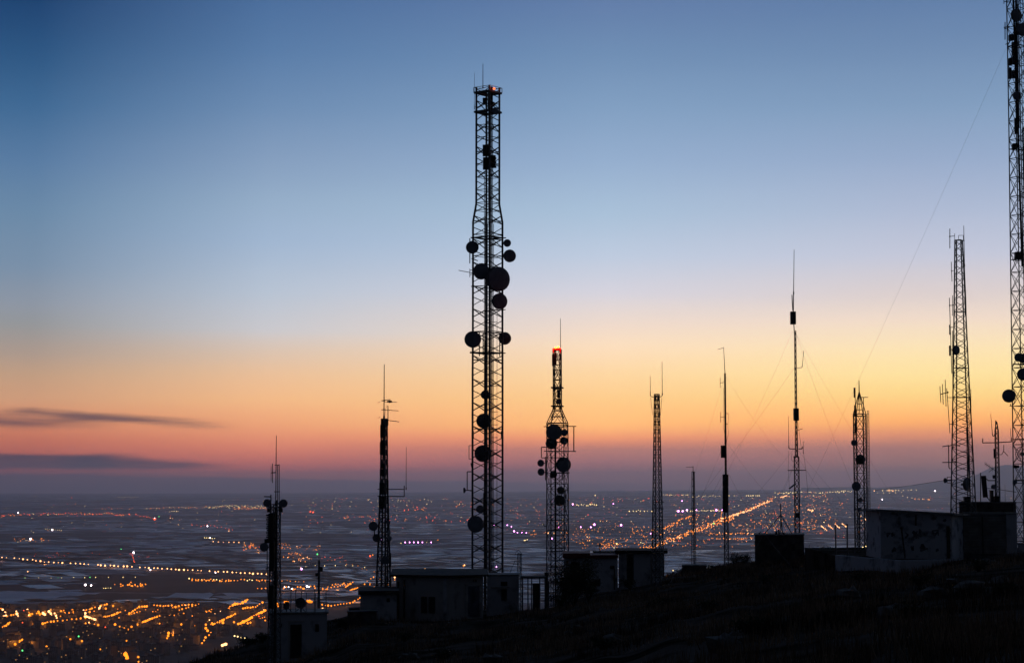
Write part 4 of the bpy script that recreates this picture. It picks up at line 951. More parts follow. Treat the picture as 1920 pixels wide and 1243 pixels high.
for px, w, top, lb in ((1815.5, 12, 932, 'dark cabinet on the stone building roof, behind the tapering tower'), (1870.5, 9.5, 931, 'dark cabinet at the foot of the small crossarm mast'), (1861.5, 5, 920, 'tall narrow unit left of the small crossarm mast foot')):
    q = at(px, 147.2); s_ = w * 147 / F / 2; t = thing('roof_cabinet', lb, 'cabinet', (q.x, q.y, zz)); mb = MB(); hh = pz(top, 147.2) - zz
    mb.obox((q.x, q.y, zz + hh / 2), (s_, 0, 0), (0, .25, 0), (0, 0, hh / 2), ch=.12); mb.build('body', M['black'], t); mb = MB(); mb.obox((q.x, q.y, zz + hh + .02), (s_ + .04, 0, 0), (0, .3, 0), (0, 0, .025)); mb.build('lid', M['black'], t)
# ================================================================== THE PLAIN
rnd = random.Random(5)
LM = ['orange', 'amber', 'yellow', 'white', 'purple', 'green', 'red']
LAMPMESH = {}
def lamp_mesh(kind, hgt, r):
    key = (kind, hgt, r)
    if key not in LAMPMESH:
        mb = MB(); mb.tube((0, 0, 0), (0, 0, hgt), .12, 5, .07, 1); mb.tube((0, 0, hgt), (.9, 0, hgt + .25), .06, 4, mi=1); mb.ball((.9, 0, hgt), r, 0, 8, 6)
        LAMPMESH[key] = mb.mesh('street_lamp', [M[kind], M['steel']])
    return LAMPMESH[key]
nlamp = [0]
far = MB()
def spot_(px, py, kind, r, hgt):
    g = plain_at(px, py, hgt); return g
def lamp(px, py, kind='orange', r=1.0, label='', group='', indiv=False, hgt=9.0, name='street_lamp', cat='street lamp'):
    r *= 2.3 if py > 1120 else (2.1 if py > 1075 else (2.6 if px > 1100 else 2.1))  # heads oversized: the lens glare round each lamp is built into its ball
    g = plain_at(px, py, hgt)
    if indiv and nlamp[0] < 298:
        rr = round(r, 1)
        o = bpy.data.objects.new(name, lamp_mesh(kind, hgt, rr)); COL.objects.link(o); o.location = g; o.rotation_euler = (0, 0, rnd.uniform(0, 6.28))
        tag(o, label, cat, group); nlamp[0] += 1
    else:
        rr = max(r, g.y * r * .00012 * (1.25 if g.y > 15000 else 1))
        far.ball((g.x, g.y, g.z + hgt), rr, LM.index(kind), 6, 4)
    return g
def interp(pts, n):
    L = [0]
    for i in range(len(pts) - 1): L.append(L[-1] + hypot(pts[i + 1][0] - pts[i][0], pts[i + 1][1] - pts[i][1]))
    out = []
    for k in range(n):
        d = L[-1] * k / max(1, n - 1)
        for i in range(len(pts) - 1):
            if d <= L[i + 1] + 1e-6:
                q = (d - L[i]) / max(1e-6, L[i + 1] - L[i]); out.append((pts[i][0] + q * (pts[i + 1][0] - pts[i][0]), pts[i][1] + q * (pts[i + 1][1] - pts[i][1]))); break
    return out
GL = []
def row(pts, n, kind='orange', r=1.0, jx=.6, jy=.4, label='', group='', indiv=False, rv=.25, alt=None, glow=0, hgt=9.0, skip=0.0):
    for i, (x, y) in enumerate(interp(pts, n)):
        if rnd.random() < skip: continue
        k = alt if (alt and rnd.random() < .22) else kind
        q = r * rnd.choice((1 - rv, 1, 1, 1 + rv))
        g = lamp(x + rnd.uniform(-jx, jx), y + rnd.uniform(-jy, jy), k, q, label, group, indiv, hgt)
        if glow and i % glow == 0: GL.append(g)
def cluster(x0, y0, x1, y1, n, kind='orange', r=.8, alt=None, label='', group='', indiv=False, palt=.2, glow=0):
    for i in range(n):
        k = alt if (alt and rnd.random() < palt) else kind
        g = lamp(rnd.uniform(x0, x1), rnd.uniform(y0, y1), k, r * rnd.uniform(.6, 1.25), label, group, indiv)
        if glow and i % glow == 0: GL.append(g)
# the long lit road, left
L1, G1 = 'bright lamp in the long even row along the lit road at left', 'lamps along the long lit road at left'
row([(3, 1044), (60, 1049), (85, 1053), (140, 1056), (180, 1058.5), (250, 1062), (330, 1067), (400, 1070.5), (500, 1076)], 62, 'amber', 1.15, 1.2, .5, L1, G1, True, .35, glow=5, skip=.09)
# town street rows lower left
LT = 'orange street lamp among the dense town streets at the lower left'; GT = 'street lamps in the town at lower left'
def tr(*a, **k):
    k.setdefault('r', .95); row(*a, label=LT, group=GT, indiv=True, glow=k.pop('glow', 3), rv=.25, **k)
tr([(258, 1170.5), (272, 1164), (299, 1154)], 14, 'orange'); tr([(195, 1157), (210, 1153), (226, 1147)], 10)
tr([(448, 1169), (465, 1161), (484, 1150), (498, 1144)], 20, 'orange', r=1.1); tr([(412, 1166), (425, 1158), (445, 1149)], 11)
tr([(428, 1141), (437, 1132), (452, 1131), (464, 1124)], 9, r=1.3); tr([(455, 1140), (480, 1137), (492, 1129)], 9)
for x, y, y2 in ((5, 1142, 1156), (9, 1148, 1160), (31, 1146, 1154), (51, 1143, 1153), (54, 1148, 1155), (72, 1146, 1152), (81, 1148, 1152), (93, 1146, 1153), (103, 1149, 1158), (112, 1144, 1146), (136, 1143, 1150), (157, 1143, 1155), (170, 1135, 1147), (187, 1137, 1141), (200, 1132, 1140), (214, 1130, 1135)):
    tr([(x, y), (x + (3 if x < 160 else -1), y2)], 3, 'amber' if x % 2 else 'orange', r=1.05, glow=2)
tr([(0, 1176), (12, 1172), (18, 1166)], 6); tr([(58, 1169), (75, 1170), (100, 1164)], 9); tr([(162, 1155), (175, 1160), (190, 1164)], 10, 'amber', r=1.05, glow=2)
tr([(238, 1152), (252, 1143), (262, 1137), (275, 1136)], 10); tr([(290, 1134), (305, 1136), (322, 1134)], 7); tr([(318, 1143), (330, 1137), (345, 1133), (360, 1133)], 8)
tr([(145, 1170), (160, 1168), (185, 1171)], 6, r=.8); tr([(216, 1170), (238, 1181), (246, 1174)], 5, r=.9); tr([(300, 1168), (345, 1170), (400, 1168), (440, 1166), (470, 1167), (497, 1163)], 11)
tr([(315, 1176), (316, 1186), (314, 1196)], 5, r=1.0); tr([(324, 1180), (324, 1190)], 4, r=1.0); tr([(385, 1170), (387, 1180), (396, 1186), (388, 1193), (378, 1205)], 8)
tr([(28, 1207), (36, 1202), (42, 1198)], 7, r=1.0); tr([(236, 1226), (237, 1233), (236, 1240)], 5, r=1.3); tr([(418, 1209), (424, 1207)], 4, 'amber', r=.9)
cluster(20, 1183, 300, 1240, 16, 'orange', .8, 'green', 'small scattered lamp on the dark ground below the lit town streets', 'scattered small lamps below the town streets', True, .15, glow=3)
row([(440, 1192), (449, 1193), (458, 1196)], 4, 'yellow', .7, label='pale yellow lamp by the dark slope edge at lower left', group='pale lamps by the slope', indiv=True)
for i in range(46): lamp(rnd.uniform(0, 500), rnd.uniform(1134, 1176), rnd.choice(('orange', 'orange', 'amber', 'red')), rnd.uniform(.35, .7))
for (xa, ya), (xb, yb), n_ in (((0, 1160), (30, 1150), 8), ((60, 1150), (130, 1148), 9), ((150, 1146), (196, 1133), 9), ((100, 1164), (160, 1158), 8), ((232, 1155), (262, 1146), 7), ((330, 1145), (372, 1132), 8), ((372, 1152), (402, 1141), 7), ((395, 1172), (420, 1160), 7), ((300, 1157), (345, 1150), 6), ((465, 1168), (497, 1156), 8)):
    row([(xa, ya), (xb, yb)], n_, 'orange', .75, .8, .5, rv=.3)
# more rows around the hut
L3, G3 = 'orange street lamp in the lit streets behind the small leftmost hut', 'street lamps behind the small hut'
row([(604, 1140), (607, 1144), (612, 1143)], 5, 'amber', 1.2, 1, 1, L3, G3, True); row([(605, 1133), (620, 1135), (641, 1132), (655, 1130), (665, 1126), (676, 1121)], 14, 'orange', .9, 1, .8, L3, G3, True, glow=4)
row([(535, 1127), (541, 1129)], 4, 'orange', 1.3, 1.5, 1.5, L3, G3, True); row([(575, 1127), (584, 1127)], 5, 'orange', 1.3, 1, 1, L3, G3, True); row([(520, 1130), (522, 1136)], 3, 'orange', 1.2, .5, .5, L3, G3, True)
# below here most of the lamps join the far mass
row([(483, 1103), (505, 1102)], 4, 'orange', .9); row([(530, 1100), (545, 1102), (575, 1101), (592, 1100)], 16, 'orange', 1.0, 2, 2.5, alt='white', glow=4); row([(600, 1104), (630, 1097), (650, 1094), (662, 1092)], 20, 'orange', .9, 2, 3, glow=5)
row([(648, 1100), (657, 1093)], 6, 'orange', .9); row([(657, 1106), (675, 1100)], 8, 'orange', 1.0); row([(484, 1088), (525, 1088), (568, 1089)], 12, 'orange', .7, 2, 1)
row([(354, 1085), (380, 1086), (420, 1087), (470, 1087), (497, 1088)], 26, 'orange', .85, 1.5, 1.8, alt='yellow', glow=6); row([(360, 1087), (430, 1089)], 12, 'orange', .9, 2, 1)
cluster(213, 1091, 282, 1100, 24, 'orange', .9, glow=6); row([(160, 1096), (171, 1097)], 2, 'white', 1.2, 0, 0); row([(48, 1083), (65, 1083), (170, 1082), (250, 1082)], 10, 'yellow', .5, 4, .4); row([(48, 1083), (172, 1082)], 3, 'green', .5, 4, .4)
row([(194, 1102), (208, 1102)], 4, 'yellow', .5); cluster(50, 1035, 300, 1045, 26, 'red', .45); row([(248, 1040), (252, 1053)], 7, 'red', .6, .4, .4); lamp(250.5, 1035.5, 'white', 2.0); lamp(227, 1029, 'green', .8); lamp(52, 1071, 'amber', .9); lamp(282, 1068, 'white', 1.1); lamp(404, 1073, 'white', 1.0)
cluster(25, 1009, 96, 1016, 26, 'orange', .6, 'yellow'); lamp(57, 1010, 'white', 2.0); row([(85, 991), (115, 994)], 9, 'yellow', .45); lamp(98, 993, 'white', 1.6)
row([(3, 966), (60, 963), (110, 962), (150, 963), (200, 963), (256, 965)], 80, 'red', .5, 2, 1.9, rv=.5, skip=.2); row([(3, 967), (60, 964), (110, 962), (150, 963), (200, 963), (256, 965)], 55, 'orange', .5, 2, 2.2, alt='yellow', rv=.5, skip=.2); lamp(34, 961, 'white', 1.1); lamp(290, 973, 'red', 1.8); lamp(290, 971, 'white', .8); lamp(298, 968, 'green', .7)
row([(258, 966), (292, 972)], 7, 'red', .5); row([(190, 955), (250, 953)], 7, 'orange', .5, 3, 1.5); row([(276, 953), (330, 951), (370, 952)], 24, 'orange', .5, 2, 1, alt='yellow'); row([(382, 951), (430, 949), (500, 950)], 70, 'yellow', .5, 2, 3.0, alt='orange'); row([(440, 953), (500, 953)], 26, 'orange', .55, 2, 1.5)
row([(318, 959), (335, 958)], 5, 'yellow', .5); row([(320, 971), (324, 972)], 2, 'amber', .5); lamp(66, 930.5, 'yellow', .6); lamp(134, 933, 'red', .7); row([(223, 932), (258, 932)], 7, 'yellow', .4)
cluster(545, 946, 640, 954, 9, 'yellow', .55, 'orange'); lamp(582, 959, 'red', 1.5); lamp(587, 960, 'red', 1.4)
row([(362, 985), (388, 985), (412, 988), (435, 992)], 12, 'red', .6, 2, 1.2); lamp(389, 986, 'white', 1.3); lamp(429, 995, 'amber', 1.0); row([(383, 1008), (402, 1009)], 6, 'yellow', .7); lamp(394, 1008, 'white', 1.3)
row([(400, 1015), (417, 1016), (431, 1016), (446, 1016), (458, 1017)], 7, 'amber', .9, .5, .3); cluster(456, 1018, 487, 1031, 34, 'orange', .7, 'red', glow=8)
cluster(522, 1018, 545, 1030, 14, 'orange', .8); cluster(552, 1022, 600, 1032, 20, 'orange', .6, 'amber'); cluster(530, 1035, 580, 1045, 16, 'orange', .8, 'amber', glow=6); cluster(548, 1045, 585, 1053, 14, 'orange', .8, 'amber'); cluster(600, 1042, 650, 1052, 12, 'red', .6, 'orange')
lamp(595, 1038.5, 'green', 1.5); lamp(565.5, 1066, 'purple', 1.7); row([(560, 1065), (605, 1058), (625, 1060), (680, 1063)], 8, 'yellow', .6, 4, 2); row([(620, 1048), (700, 1070)], 9, 'orange', .6, 3, 2)
cluster(680, 1080, 745, 1104, 16, 'orange', .9); lamp(694, 1042, 'red', 1.9); lamp(699, 1040, 'orange', 1.2); lamp(740, 1082, 'amber', 1.4); lamp(739, 1079, 'orange', 1)
for x in (759.6, 768, 776, 784, 792, 808.6): lamp(x, 1016.3, 'purple', 1.25 if x != 784 else 1.5)
lamp(752, 1018, 'yellow', .8); lamp(800, 1016, 'yellow', .5); lamp(821, 1012, 'orange', .9); lamp(715.5, 1012, 'purple', 1.3); lamp(869, 1060, 'orange', 1.2); lamp(871, 1059, 'amber', 1.2); lamp(797, 1066, 'amber', 1.0); lamp(931, 1062, 'purple', 1.2)
for x, y, s_ in ((926, 983, 1.2), (951, 984, 1.2), (959, 987, 1.2), (964, 995.5, 1.7), (970, 998, 1.0), (978.5, 998, 1.0), (987, 998.5, 1.1), (1048, 988, 1.2), (1035, 1009, 1.3), (1089, 987.5, 1.4), (1108, 988, 1.2), (1114.5, 983, 1.4), (1164.5, 984, 1.7), (1220, 1000, 1.1), (1288, 956, 1.3), (1280, 958, 1.2), (1306, 956, .9), (1272, 958, 1.5), (1354, 956, .8), (1343, 956, 1.3), (1279, 939, .9)): lamp(x, y, 'purple', s_)
row([(1270, 958), (1310, 957), (1355, 957)], 26, 'yellow', .55, 2, .8); row([(1180, 958), (1222, 958)], 7, 'yellow', .7, 1, .3); row([(1074, 945), (1095, 946), (1118, 946)], 22, 'yellow', .6, 2, 2, alt='orange'); lamp(1074, 945, 'purple', 1.3); lamp(1116, 928.5, 'yellow', .9); lamp(1150, 944, 'purple', .8)
for x, y in ((1028, 999), (1038.5, 999), (1052.5, 999)): lamp(x, y, 'amber', 1.3)
cluster(990, 994, 1006, 1006, 9, 'orange', .8, 'amber'); row([(983, 1013), (989, 1011)], 3, 'yellow', .9); cluster(1060, 1008, 1112, 1018, 14, 'orange', .7, 'amber'); cluster(1020, 996, 1110, 1006, 8, 'orange', .6)
# the big town: its diagonal avenue and its streets
AV = [(1196, 1030), (1212, 1025), (1240, 1017), (1263, 1007), (1290, 997), (1325, 985), (1350, 974), (1372, 968), (1400, 957), (1430, 943), (1450, 936)]
row(AV, 130, 'orange', .75, 4, 2.2, alt='amber', glow=12); row([(x + 4, y + 3) for x, y in AV[:8]], 80, 'orange', .8, 4, 1.8, alt='amber'); row([(1352, 972), (1400, 958), (1445, 938)], 60, 'amber', .7, 2, 1.0)
for y in (1001, 1010):
    row([(1330, y), (1360, y - 1), (1418, y - 1)], 30, 'orange', .65, 3, 1.5, alt='amber')
cluster(1050, 995, 1215, 1028, 75, 'orange', .65, 'yellow', palt=.1); cluster(1120, 1018, 1145, 1030, 14, 'orange', .8); cluster(1240, 980, 1350, 1000, 50, 'orange', .6, 'amber'); row([(1245, 990), (1272, 980)], 22, 'orange', .8, 2, 3)
row([(1270, 975), (1295, 968)], 16, 'orange', .7, 2, 1); cluster(1290, 965, 1380, 985, 40, 'orange', .55, 'amber'); cluster(1375, 975, 1560, 995, 75, 'orange', .55, 'yellow', palt=.1); cluster(1260, 1010, 1420, 1025, 40, 'orange', .6, 'red', palt=.1)
cluster(1400, 945, 1560, 975, 60, 'orange', .5, 'yellow', palt=.12); cluster(1180, 985, 1260, 1012, 40, 'orange', .6); row([(1353, 960), (1352, 972)], 7, 'orange', .6); lamp(1338.5, 981, 'green', 1.0); lamp(1156.5, 1019, 'yellow', 1.3); cluster(1455, 960, 1570, 1000, 40, 'orange', .5, 'red')
for k in range(4): row([(1540 + k * 13, 986 - k * 1.5), (1548 + k * 13, 992 - k * 1.5)], 6, 'amber', .8, .5, .3)
for k in range(3): row([(1621 + k * 8, 972 + (k % 2)), (1627 + k * 8, 979 + (k % 2))], 5, 'amber', .8, .5, .3)
row([(1625, 975), (1642, 976)], 9, 'orange', .7, 1.5, 1.2); row([(1615, 1028), (1626, 1022)], 5, 'yellow', .8, 1, 1); lamp(1532.5, 1036, 'orange', 1.0); lamp(1262, 1069, 'yellow', .8); lamp(1250, 1079.5, 'orange', .8)
cluster(1600, 955, 1700, 1000, 26, 'orange', .45, 'red'); row([(1518, 956), (1526, 958)], 5, 'amber', .9, 2, 1.5)
cluster(1040, 985, 1230, 1000, 40, 'orange', .55, 'amber'); cluster(1130, 1008, 1200, 1026, 22, 'orange', .6); cluster(1380, 985, 1560, 1000, 45, 'orange', .5, 'amber'); cluster(1420, 935, 1600, 960, 40, 'orange', .45, 'yellow')
cluster(560, 962, 880, 980, 40, 'orange', .45, 'red'); cluster(940, 960, 1200, 985, 40, 'orange', .4, 'yellow')
# horizon towns
row([(1655, 919.5), (1725, 918.5)], 10, 'yellow', .75, 1.5, .2); row([(1645, 924), (1690, 923)], 5, 'yellow', .5); lamp(1639.5, 920, 'amber', 1.0); lamp(1667, 919.5, 'amber', 1.3); lamp(1674, 920, 'amber', 1.1); lamp(1753, 920.5, 'white', 1.2); row([(1690, 930), (1740, 936)], 6, 'yellow', .45, 5, 1)
lamp(1654, 936, 'white', .9); row([(1717, 935), (1745, 936)], 5, 'orange', .7, 3, .6); row([(1455, 925), (1500, 922), (1545, 924), (1598, 920)], 48, 'yellow', .6, 2, 1.6, alt='orange'); row([(1440, 932), (1550, 929)], 30, 'orange', .5, 2, 2, alt='yellow'); row([(1463, 932), (1475, 929)], 9, 'amber', .6)
row([(1400, 929), (1412, 929)], 4, 'yellow', .7, .5, .2); row([(1417, 929), (1424, 929)], 3, 'yellow', .7, .3, .2); row([(1300, 930.5), (1380, 929.5)], 22, 'yellow', .45, 3, 1); row([(1243, 927.5), (1292, 927.5)], 16, 'yellow', .5, 2, .4, alt='red'); row([(1255, 930), (1300, 932)], 6, 'orange', .4)
row([(1845, 911), (1870, 911)], 6, 'yellow', .5, 1, .5)
for _ in range(420):
    x = rnd.uniform(560, 1560); y = 933 + rnd.random() ** 1.4 * 65
    lamp(x, y, rnd.choice(('orange', 'orange', 'red', 'yellow', 'red')), rnd.uniform(.25, .55))
for _ in range(110):
    lamp(rnd.uniform(0, 560), rnd.uniform(935, 1000), rnd.choice(('orange', 'red', 'yellow')), rnd.uniform(.25, .5))
for _ in range(110):
    lamp(rnd.uniform(1560, 1900), rnd.uniform(925, 1010), rnd.choice(('orange', 'red', 'yellow')), rnd.uniform(.25, .5))
row([(640, 972), (700, 972), (800, 972), (880, 976)], 26, 'red', .6, 8, 4, alt='orange'); cluster(755, 950, 800, 958, 10, 'red', .8, 'orange'); cluster(580, 935, 890, 945, 26, 'yellow', .5, 'orange'); cluster(850, 938, 890, 952, 10, 'orange', .7, 'red'); cluster(900, 935, 1020, 960, 20, 'orange', .5, 'yellow')
o = far.build('distant_lights', [M[k] for k in LM]); tag(o, 'mass of tiny orange, white and violet lamps scattered across the far plain', 'lights', None, 'stuff')
# a few of the town lamps light the streets under them
for i, g in enumerate(GL):
    d = g.y
    if i % 2 and d > 5200: continue
    plight('lamp_glow', (g.x, g.y, g.z + 14), 12000 * (d / 5000.0) ** 1.3, (1.0, .34, .05), 3.0)
def sheet(name, poly, mt, lift):
    r_ = random.Random(len(poly) + int(poly[0][1])); fine = []
    for i in range(len(poly)):
        (x0, y0), (x1, y1) = poly[i], poly[(i + 1) % len(poly)]; n_ = max(1, int(abs(x1 - x0) / 14))
        for k in range(n_):
            fine.append((x0 + (x1 - x0) * k / n_ + r_.uniform(-4, 4), y0 + (y1 - y0) * k / n_ + (r_.choice((-1.2, 0, 0, 1.0)) if n_ > 2 else 0)))
    pts = [plain_at(x, y) for x, y in fine]; mb = MB(); mb.add([(g.x, g.y, g.z + lift) for g in pts], [tuple(range(len(pts)))]); o = mb.build(name, M[mt]); tag(o, None, None, None, 'structure')
sheet('town_ground', [(-120, 1300), (-120, 1134), (100, 1131), (300, 1129), (520, 1127), (640, 1112), (720, 1112), (700, 1300)], 'street', .7)
sheet('dark_field', [(110, 1075), (330, 1078), (560, 1083), (600, 1092), (700, 1100), (640, 1112), (500, 1112), (330, 1112), (170, 1109), (60, 1106), (-60, 1104), (-60, 1084)], 'soil', .4)
sheet('dark_field', [(200, 1112.5), (520, 1114), (500, 1127), (240, 1128.5), (120, 1130), (70, 1133), (90, 1124)], 'soil', .4)
sheet('pale_field', [(-60, 1109), (60, 1108.5), (190, 1112), (85, 1122), (60, 1130), (-60, 1132)], 'palefield', .9)
sheet('pale_field', [(330, 1112.5), (395, 1111), (400, 1114), (390, 1122), (300, 1123)], 'palefield', .9)
sheet('pale_field', [(420, 1113), (560, 1110), (640, 1108), (630, 1113), (520, 1119), (430, 1118)], 'palefield', .9)
# --- greenhouses
def gh_mesh(nr, w, l, h0=1.6):
    mb = MB(); vs = []; fs = []
    for y in (-l / 2, l / 2):
        for i in range(nr * 2 + 1):
            vs.append((-w / 2 + w * i / (nr * 2), y, h0 + (.5 if i % 2 else 0)))
    q = nr * 2 + 1
    for i in range(q - 1): fs.append((i, i + 1, q + i + 1, q + i))
    b = len(vs); vs += [(-w / 2, -l / 2, 0), (w / 2, -l / 2, 0), (w / 2, l / 2, 0), (-w / 2, l / 2, 0)]
    fs += [(b, b + 3, q, 0), (b + 1, q - 1, 2 * q - 1, b + 2), tuple([b, b + 1] + list(range(q - 1, -1, -1))), tuple([b + 2, b + 3] + list(range(q, 2 * q)))]
    mb.add(vs, fs); return mb
GM = []
for nm, c1, c2, rg in (('pale', (.78, .80, .86), (.6, .62, .68), .45), ('mid', (.45, .48, .55), (.35, .37, .43), .5), ('dull', (.22, .23, .27), (.16, .16, .19), .6), ('white', (.85, .85, .85), (.62, .64, .70), .35)):
    GM.append(mat('greenhouse sheeting ' + nm, c1, rg * .9, 0, .3, .02, .6, c2))
variants = []
for mi in range(4):
    for (nr, w, l) in ((6, 90, 60), (9, 140, 90), (5, 70, 110)):
        mb = gh_mesh(nr, w, l); variants.append(mb.mesh('greenhouse', GM[mi]))
grid_a = .42
ng = 0
def clear(px, py):
    return not (px < 500 and py > 1126)
placed = []
while ng < 296:
    py = 1000 + 108 * rnd.random() ** .8; px = rnd.uniform(10, 1650)
    if py < 1048 and 1000 < px < 1560 and py < 1030: continue
    if 150 < px < 560 and 1075 < py < 1115: continue
    if px < 560 and 1040 < py < 1080 and rnd.random() < .5: continue
    g = plain_at(px, py)
    if noise.noise(Vector((g.x / 1500, g.y / 1500, 4))) < -.12: continue
    if any(abs(g.x - q[0]) < 120 and abs(g.y - q[1]) < 110 for q in placed): continue
    placed.append((g.x, g.y))
    mi = rnd.choice((0, 1, 0, 2, 2, 1)) if rnd.random() < .82 else 3
    o = bpy.data.objects.new('greenhouse', variants[mi * 3 + rnd.randrange(3)]); COL.objects.link(o); o.location = g; o.rotation_euler = (0, 0, grid_a + rnd.choice((0, pi / 2)) + rnd.uniform(-.06, .06)); o.scale = (rnd.uniform(.8, 1.3), rnd.uniform(.8, 1.3), 1)
    near = 'pale flat greenhouse block among the patchwork of roofs on the nearer plain'
    tag(o, near, 'greenhouse', 'greenhouses on the nearer plain'); ng += 1
mb = MB()
for _ in range(9000):
    yy = 5200 + (rnd.random() ** 1.5) * 36000; xx = rnd.uniform(-.30, .30) * yy
    if noise.noise(Vector((xx / 2200, yy / 2200, 4))) < -.05: continue
    px, py = topx(xx, yy, -H + farrise(xx, yy))
    if yy < 7000 and rnd.random() < .6: continue
    if 1000 < px < 1560 and 960 < py < 1030 and rnd.random() < .8: continue
    if 150 < px < 560 and 1068 < py < 1120: continue
    w, l = rnd.uniform(70, 260), rnd.uniform(50, 150); 
    if rnd.random() < .12: w *= 1.8
    a = grid_a + rnd.choice((0, pi / 2)); z = -H + farrise(xx, yy); ca, sa = cos(a), sin(a); h_ = 1.0
    mi = rnd.choice((0, 1, 0, 2, 2, 2, 2)) if rnd.random() < .92 else 3
    mb.obox((xx, yy, z + h_ / 2), (ca * w / 2, sa * w / 2, 0), (-sa * l / 2, ca * l / 2, 0), (0, 0, h_ / 2), mi)
o = mb.build('greenhouses', GM); tag(o, 'sea of greenhouse roofs stretching over the far plain', 'greenhouses', None, 'stuff')
# --- town houses and blocks at lower left
def block_mesh(w, d, fl, seed):
    r_ = random.Random(seed); h_ = fl * 3.0; mb = MB(); mb.prism([(-w / 2, -d / 2), (w / 2, -d / 2), (w / 2, d / 2), (-w / 2, d / 2)], 0, h_)
    mb.prism([(-w / 2 - .25, -d / 2 - .25), (w / 2 + .25, -d / 2 - .25), (w / 2 + .25, d / 2 + .25), (-w / 2 - .25, d / 2 + .25)], h_ - .3, h_ + .7, 1)
    mb.prism([(-w / 6, -d / 6), (w / 6, -d / 6), (w / 6, d / 6), (-w / 6, d / 6)], h_ + .71, h_ + 3, 1)
    nw = max(2, int(w / 3.6))
    for f_ in range(fl):
        for i in range(nw):
            x = -w / 2 + w * (i + .5) / nw; lit = r_.random() < .05
            mb.obox((x, -d / 2, 1.6 + f_ * 3.0), (.6, 0, 0), (0, .05, 0), (0, 0, .7), 3 if lit else 2)
        if fl > 2: mb.obox((0, -d / 2 - .5, .35 + f_ * 3.0), (w * .35, 0, 0), (0, .5, 0), (0, 0, .12), 1)
    return mb.mesh('town_building', [M['bwall'], M['broof'], M['door'], M['winlit']])
bv = [block_mesh(14, 11, 2, 1), block_mesh(18, 12, 3, 2), block_mesh(22, 13, 5, 3), block_mesh(12, 12, 7, 4), block_mesh(30, 12, 6, 5), block_mesh(10, 9, 1, 6)]
pl = []; nb_ = 0; tries = 0
while nb_ < 290 and tries < 9000:
    tries += 1
    px = rnd.uniform(-20, 505); py = rnd.uniform(1135, 1262)
    if px > 300 and py > 1238 - (px - 300) * .3: continue
    g = plain_at(px, py)
    if any(abs(g.x - q[0]) < 22 and abs(g.y - q[1]) < 20 for q in pl): continue
    pl.append((g.x, g.y)); k = rnd.choice((0, 1, 2, 1, 0, 5, 2, 3 if py > 1175 else 1, 4 if py > 1175 else 0))
    o = bpy.data.objects.new('town_building', bv[k]); COL.objects.link(o); o.location = g; o.rotation_euler = (0, 0, .5 + rnd.choice((0, pi / 2, 0)) + rnd.uniform(-.05, .05) - .5 * (k == 4))
    nm_ = ('two-storey house', 'three-storey house', 'five-storey apartment block', 'narrow seven-storey apartment block', 'long six-storey apartment block', 'small single-storey house')[k]
    tag(o, 'dim flat-roofed %s among the street lamps at lower left' % nm_, 'building', 'dim %ss in the town at lower left' % nm_); nb_ += 1
g = plain_at(1633, 921); mb = MB(); s_ = g.y / F
mb.prism([(g.x - 4.5 * s_, g.y), (g.x + 3 * s_, g.y), (g.x + 3 * s_, g.y + 40), (g.x - 4.5 * s_, g.y + 40)], g.z, g.z + 6.5 * s_); mb.prism([(g.x - 1 * s_, g.y + 5), (g.x + 2 * s_, g.y + 5), (g.x + 2 * s_, g.y + 30), (g.x - 1 * s_, g.y + 30)], g.z + 6.5 * s_ + .01, g.z + 7.8 * s_)
o = mb.build('tower_block', M['bwall'], None, tuple(g)); tag(o, 'faint large block standing on the horizon right of the pointed tower', 'building')
# ================================================================== SCRUB
mb = MB(); gr = random.Random(3)
def blade(x, y, z, h_, w, ang, lean):
    dx_, dy_ = cos(ang) * w, sin(ang) * w; lx, ly = cos(ang + 1.2) * lean, sin(ang + 1.2) * lean
    mb.add([(x - dx_, y - dy_, z), (x + dx_, y + dy_, z), (x + lx, y + ly, z + h_)], [(0, 1, 2)])
cnt = 0
while cnt < 9500:
    px = gr.uniform(330, 1990); Y = 16 + 160 * gr.random() ** .75; X = (px - 960) / F * Y
    dens = noise.noise(Vector((X * .22, Y * .12, 8)))
    if dens < -.1: continue
    if px < 1240 and Y > 134: continue
    if px > 1560 and Y > 103: continue
    g = ground(X, Y) - .03; cnt += 1; hh = gr.uniform(.18, .42) * (1 + max(0, dens) * 1.2)
    for _ in range(7 if Y < 60 else 5):
        blade(X + gr.gauss(0, .12), Y + gr.gauss(0, .12), g, hh * gr.uniform(.6, 1.2), .010 + Y * .00012, gr.uniform(0, 6.28), gr.uniform(.03, .2) * hh * 2)
for _ in range(2600):                                   # the fringe along the crest, right of the white building
    px = gr.uniform(1250, 1570); Y = gr.uniform(156, 172); X = (px - 960) / F * Y; g = ground(X, Y) - .03; hh = gr.uniform(.2, .55) * (1.4 if 1500 < px < 1565 else 1)
    for _ in range(4): blade(X + gr.gauss(0, .15), Y + gr.gauss(0, .15), g, hh * gr.uniform(.6, 1.2), .03, gr.uniform(0, 6.28), gr.uniform(.05, .25))
o = mb.build('grass', M['grass']); tag(o, 'dry dark grass covering the stony slope', 'grass', None, 'stuff')
